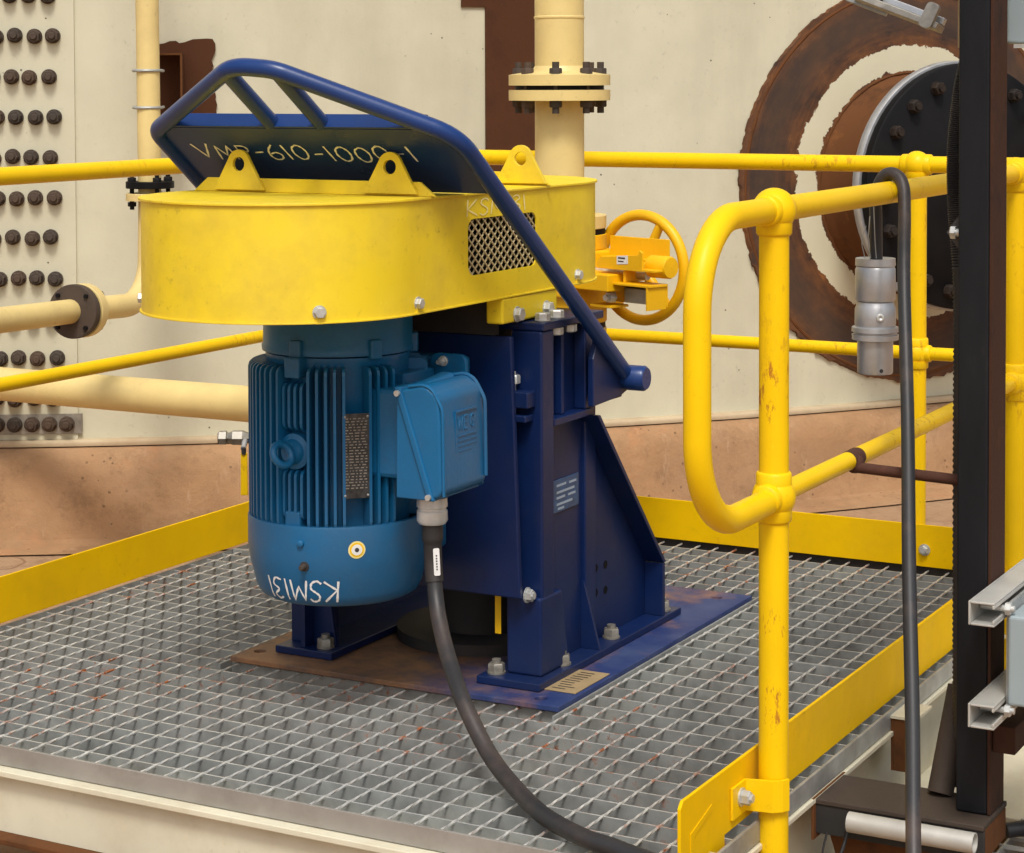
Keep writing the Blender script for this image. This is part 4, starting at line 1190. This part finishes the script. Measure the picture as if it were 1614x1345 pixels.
fx, fy, _ = basis(fd)
for i in range(4):
    a = pi / 4 + pi / 2 * i
    q = fc2 + (fx * cos(a) + fy * sin(a)) * .068
    part('stud_bolt', G().cyl(q - fd * .07, q + fd * .035, .007, 10).hexp(q - fd * .05, -fd, .022, .012), 'black', sp)
# rusty wall bracket with U-bolts
br = thing('pipe_bracket', 'rusty brown wall bracket holding the slim cream pipe', 'bracket', tuple(tp(-53.8, 1.15)))
ring_ = []
for (a0_, z0_), (a1_, z1_), n_ in (((-54.75, 1.10), (-53.15, 1.10), 12), ((-53.15, 1.10), (-53.2, 1.44), 16), ((-53.2, 1.44), (-54.75, 1.425), 12), ((-54.75, 1.425), (-54.75, 1.10), 4)):
    for i in range(n_):
        t_ = i / n_; j_ = .012 if n_ == 16 else .006
        ring_.append((a0_ + (a1_ - a0_) * t_ + random.uniform(-1, 1) * j_ * 6, z0_ + (z1_ - z0_) * t_ + random.uniform(-1, 1) * j_))
g = G(); n_ = len(ring_)
for off_ in (.010, -.003):
    for (a_, z_) in ring_: g.v.append(tp(a_, z_, off_))
g.face(list(range(n_)))
for i in range(n_): g.face((i, i + n_, (i + 1) % n_ + n_, (i + 1) % n_))
part('bracket_plate', g, 'rustplate', br)
ba = -54.25; bn = tn(ba); btx = V((-bn.y, bn.x, 0))
RB = M((btx, bn, Z)).transposed()
part('bracket_channel', G().box(-.05, .05, .0105, .20, 1.15, 1.156, R=RB, c=tp(ba, 0)).box(-.05, .05, .0105, .20, 1.384, 1.39, R=RB, c=tp(ba, 0)).box(.044, .05, .0105, .20, 1.1565, 1.3835, R=RB, c=tp(ba, 0)), 'rust', br)
ubase = V((-2.963, 2.037, 0))
for z in (1.33, 1.21):
    u0 = ubase + bn * .044
    pts = [ubase - bn * .16 + btx * .045 + Z * z, ubase + btx * .045 + Z * z] + [ubase + (btx * cos(a) + bn * sin(a)) * .045 + Z * z for a in [pi * i / 8 for i in range(1, 8)]] + [ubase - btx * .045 + Z * z, ubase - bn * .16 - btx * .045 + Z * z]
    part('u_bolt', G().tube(pts, .005, 8), 'galv', br)

# ================================================================== BALL VALVE behind the motor
bv = thing('ball_valve', 'small ball valve with yellow lever behind the motor', 'valve', (-1.73, .80, .41))
bo = V((-1.733, .791, .417)); bdn = V((.88, .45, .0)).normalized()
part('valve_body', G().lathe([(.0125, -.030), (.018, -.030), (.018, -.012), (.012, -.010), (.019, .004), (.019, .028), (.012, .045), (.018, .048), (.018, .08)], bo, bdn, 6, False), 'zincd', bv)
part('port', G().lathe([(.013, .0), (.0135, .002), (.012, -.02), (.001, -.02)], bo - bdn * .0305, -bdn, 16, caps=False), 'dark', bv)
part('supply_pipe', G().tube(fillet([bo + bdn * .08, bo + bdn * .25, bo + bdn * .25 - Z * .40], .04), .014, 12), 'galv', bv)
lo = bo + bdn * .035
part('lever', G().prism([(-.008, -.03), (.008, -.03), (.009, -.135), (-.009, -.135)][::-1], lo + V((.02, -.035, 0)) , bdn, Z, -.002, .002), 'yellow', bv, .0015)
part('stem', G().cyl(lo, lo + V((.02, -.038, -.02)), .007, 10), 'alu', bv)
part('lever_neck', G().tube([lo + V((.02, -.036, -.018)), lo + V((.02, -.036, -.034))], .006, 8), 'dark', bv)

# ================================================================== BLACK COLUMN STAND (right)
cs = thing('steel_column', 'black square steel column with rusty side standing outside the handrail', 'column', (.266, .345, -.04))
cx0, cx1, cy0, cy1 = .2365, .300, .300, .392
part('column_face', G().box(cx0, cx1 - .0065, cy0, cy1, -.0385, 2.3), 'column', cs, .004, seg=3)
part('column_face', G().box(cx1 - .006, cx1, cy0 + .001, cy1, -.0385, 2.3), 'colrust', cs, .001, label='dark rusty side of the column')
part('base_bracket', G().box(-.018, .304, .245, .40, -.050, -.040), 'brkt', cs, .002)
part('base_bracket', G().box(-.018, .304, .248, .256, -.105, -.0505), 'dark', cs, .001)
part('base_bracket', G().box(-.017, .30, .392, .40, -.105, -.0505), 'colrust', cs, .001)
part('base_plate', G().box(-.0175, -.0125, .235, .41, -.115, -.038), 'rust', cs, .001)
part('brace_rod', G().cyl((0.012, .397, .556), (.235, .360, .556), .0105, 16), 'rod', cs, label='rusty rod welded from handrail to column')
part('weld', G().lathe([(.0176, -.030), (.0188, -.024), (.0186, .0), (.0190, .018), (.0176, .028)], (0, .412, ZM), Y, 20, caps=False).sphere((.008, .400, .562), .0185, 14, 8), 'rod', cs, label='burnt weld patch on the mid rail')
part('end_plate', G().box(.2995, .304, .257, .391, -.105, -.0505), 'rust', cs)
part('gusset_web', G().prism([(-.01, -.106), (.30, -.106), (.30, -.14), (.12, -.26), (.04, -.26)], (0, .31, 0), X, Z, 0, .01), 'rust', cs)
part('column_tie', G().box(.3005, .342, .312, .95, .075, .125), 'colrust', cs, .002)

# white tube clipped along the bracket
wt = part('conduit_tube', G().lathe([(.0185, 0), (.0185, .235), (.0160, .235), (.0160, .22), (.001, .22)], (.060, .222, -.064), (1, .0, -.0), 28, caps=True), 'strut', None, origin=(.058, .222, -.1))
tag(wt, 'short white tube lying against the rusty bracket', 'tube')

tw2 = part('loose_wire', G().tube(spline([(.055, .244, -.075), (.050, .225, -.11), (.040, .205, -.16), (.046, .20, -.22), (.03, .19, -.268)], 6), .0035, 8).tube(spline([(.01, .244, -.10), (.006, .23, -.14), (.012, .222, -.19), (.045, .215, -.215)], 6), .002, 6), 'rubber', None, origin=(.05, .24, -.2))
tag(tw2, 'thin dark wires dangling from the rusty bracket foot', 'wire')
# leaning offcut pipe beside column
lp = part('leaning_pipe', G().lathe([(.024, 0), (.024, .20), (.0215, .20), (.0215, .19)], (.185, .375, -.038), V((.02, .10, .24)), 24), 'brkt', None, origin=(.185, .375, -.04))
tag(lp, 'dark pipe stub leaning behind the column foot', 'pipe')

# ribbed flexible conduit up the back of the column
pts = spline([(.215, .412, -.03), (.214, .41, .25), (.213, .41, .6), (.212, .41, .90), (.200, .415, 1.05), (.196, .42, 1.15), (.206, .42, 1.26), (.225, .42, 1.40), (.23, .42, 1.8)], 60)
rr2 = [.0165 + (.0013 if (i % 2) else -.0013) for i in range(len(pts))]
fc_ = part('flexible_conduit', G().tube(pts, rr2, 12), 'rubber', None, origin=(.215, .412, 0), sharp=80)
tag(fc_, 'black ribbed conduit running up behind the steel column', 'conduit')
# small bolted plate on the conduit side of the column
sb = thing('saddle_plate', 'small grey plate with bolt on the left of the column', 'plate', (.232, .30, 1.015))
part('plate', G().prism([(-.028, 0), (-.005, -.032), (.004, -.032), (.004, .032), (-.005, .032)], (.2325, .34, 1.015), X, Z, 0, .003), 'plate_dark', sb)
part('bolt', G().cyl((.222, .318, 1.016), (.242, .318, 1.016), .0075, 12).hexp((.228, .318, 1.016), -X, .022, .01), 'zinc', sb)

# strut channels and cabinets
def strut(name, label, x0, y0, y1, z0, w=.046, h=.042):
    t = thing(name, label, 'strut', (x0, y0, z0), 'strut channels on the column')
    g = G().box(x0, x0 + .004, y0, y1, z0, z0 + h)
    g.box(x0 + .0045, x0 + w, y0, y1, z0, z0 + .004); g.box(x0 + .0045, x0 + w, y0, y1, z0 + h - .004, z0 + h)
    g.box(x0 + w - .004, x0 + w, y0, y1, z0 + .0045, z0 + .011); g.box(x0 + w - .004, x0 + w, y0, y1, z0 + h - .011, z0 + h - .0045)
    part('channel', g, 'strut', t, .0012)
    g = G().cyl((x0 + .006, y0 + .06, z0 + h * .5), (x0 + w + .02, y0 + .06, z0 + h * .5), .006, 10).hexp((x0 + w + .004, y0 + .06, z0 + h * .5), X, .02, .01)
    part('channel_bolt', g, 'zinc', t)
strut('strut_channel', 'pale strut channel at the top edge of the small grey cabinet', .302, .149, .62, .346)
strut('strut_channel', 'pale strut channel below the small grey cabinet', .302, .149, .62, .166)
cab = thing('junction_box', 'small grey blue cabinet cut off by the right edge', 'cabinet', (.40, .30, .19))
part('cabinet_body', G().box(.356, .70, .205, .42, .196, .356), 'cabinet', cab, .006, seg=3)
part('cabinet_backplate', G().box(.3495, .3555, .222, .46, .18, .372), 'galv', cab)
uc = thing('upper_cabinet', 'pale grey cabinet at the top right corner behind the column', 'cabinet', (.40, .5, 1.36))
part('cabinet_body', G().box(.268, .70, .50, .75, 1.36, 1.9), 'cabinet', uc, .006, seg=3)
part('cabinet_rail', G().box(.285, .70, .49, .4995, 1.352, 1.3595), 'strut', uc)
ubs = thing('cable_clamp_arm', 'grey clamp arm sticking out left near the top of the column', 'clamp', (.05, .6, 1.42))
ax0 = V((-.07, .60, 1.462)); ax1 = V((.118, .575, 1.392)); ad = (ax1 - ax0).normalized(); an = ad.cross(V((.476, -.879, 0))).normalized(); af = an.cross(ad)
RC = M((ad, af, an)).transposed()
LA = (ax1 - ax0).length
s_ = 1 if an.z > 0 else -1
part('clamp_rail', G().box(0, LA, -.02, .02, -.008, .006, R=RC, c=ax0), 'zincd', ubs, .002)
part('clamp_rail', G().box(.05, LA, -.015, .0, .016 * s_ - .007, .016 * s_ + .007, R=RC, c=ax0), 'alu', ubs, .002)
part('clamp_plate', G().box(-.02, .075, -.03, -.022, -.0 * s_, .026, R=RC, c=ax0 + an * (.014 * s_)), 'galv', ubs, .002)
part('clamp_lug', G().prism(rrect(LA - .035, LA - .008, -.012, .04, .009) if s_ > 0 else rrect(LA - .035, LA - .008, -.04, .012, .009), ax0 + af * .022, ad, an, -.006, .006), 'zincd', ubs, .001)
part('clamp_bolt', G().cyl(ax0 + ad * .062 - af * .04 + an * .014 * s_, ax0 + ad * .062 + af * .02 + an * .014 * s_, .005, 10), 'dark', ubs)
fb = thing('flat_bar', 'brown flat bar hanging behind the top of the column', 'bar', (.18, .44, 1.33))
part('bar', G().box(.196, .212, .43, .436, 1.352, 1.9), 'tan', fb, .001)
part('bar', G().box(.218, .23, .425, .431, 1.352, 1.9), 'strut', fb, .001)

# ================================================================== PLUG AND HANGING CABLE
pg = thing('cable_plug', 'grey metal cable plug hanging inside the handrail', 'plug', (-.037, .654, .70))
pc_ = V((-.038, .655, 0))
part('plug_sleeve', G().lathe([(.034, .932), (.040, .934), (.0405, .920), (.038, .917), (.0405, .912), (.0408, .852), (.0385, .848), (.0360, .8475)], pc_, Z, 32), 'alu', pg)
part('plug_collar', G().lathe([(.036, .8465), (.0385, .838), (.041, .832), (.0415, .803), (.040, .797)], pc_, Z, 32), 'alu', pg)
part('plug_flange', G().lathe([(.042, .797), (.047, .795), (.0475, .786), (.043, .784), (.043, .781), (.047, .780), (.0465, .770), (.040, .768)], pc_, Z, 32), 'alu', pg)
part('plug_socket', G().lathe([(.036, .768), (.0358, .704), (.034, .701), (.031, .701), (.030, .74)], pc_, Z, 32), 'alu', pg)
sd = V((.53, -.85, 0)).normalized()
part('set_screw', G().lathe([(.008, .04), (.008, .044), (.005, .045), (.001, .043)], pc_ + Z * .818, sd, 14, caps=False), 'zinc', pg)
part('latch', G().box(-.006, .006, .039, .046, .868, .885, R=M((V((-sd.x - .3, -.9, 0)).normalized(), V((.88, .47, 0)), Z)).transposed(), c=pc_), 'alu', pg, .001)
part('pin_hole', G().lathe([(.004, .0355), (.004, .0364), (.0005, .0364)], pc_ + Z * .710, (sd + V((.1, .06, 0))).normalized(), 10, caps=False), 'dark', pg)
hc = spline([(-.036, .655, .92), (-.036, .652, 1.0), (-.034, .646, 1.06), (-.018, .640, 1.098), (.006, .634, 1.106), (.029, .622, 1.086), (.040, .60, 1.03), (.056, .549, .892), (.115, .39, .66), (.186, .18, .421), (.25, .0, .22), (.306, -.168, .048), (.36, -.32, -.15), (.40, -.42, GZ + .02)], 9)
hcb = part('hanging_cable', G().tube(hc, .0127, 16), 'cable', None, origin=(.3, -.1, GZ))
tag(hcb, 'black cable draped over the nearest handrail and hanging down in front', 'cable')
# frayed tie wires above the plug
tw = G()
for k in range(3):
    tw.tube(spline([(-.055 + k * .012, .64, .935), (-.06 + k * .014, .635, .97), (-.05 + k * .008, .632, 1.0 + .02 * k)], 5), .0011, 5)
part('tie_wire', tw, 'galv', pg)

# ================================================================== LOWER WALKWAY (right)
lw = thing('lower_walkway', 'cream beam of the lower walkway behind the column foot', 'beam', (.4, 1.0, GZ))
part('beam_top', G().box(.06, .60, .62, 2.6, -.16, -.15), 'beam', lw, .002)
part('beam_web', G().box(.30, .312, .62, 2.6, -.26, -.1605), 'beam', lw)
part('beam_flange', G().box(.20, .42, .62, 2.6, -.272, -.2605), 'beam', lw)
lg = thing('lower_grating', 'small piece of pale grating at the bottom right corner', 'grating', (.40, .42, -.17))
for k in range(9):
    part('bearing_bar', G().box(.295 + k * .05, .299 + k * .05, .18, .60, -.17, -.125), 'galv', lg)
for k in range(8):
    part('cross_rod', G().box(.29, .72, .20 + k * .05, .206 + k * .05, -.131, -.124), 'galv', lg)
bc = part('lower_cable', G().tube(spline([(.30, .41, -.10), (.36, .46, -.09), (.44, .60, -.06), (.55, .80, -.04), (.8, 1.0, -.04)], 8), .014, 12), 'rubber', None, origin=(.4, .5, -.1))
tag(bc, 'black cable curving behind the column foot at the right edge', 'cable')
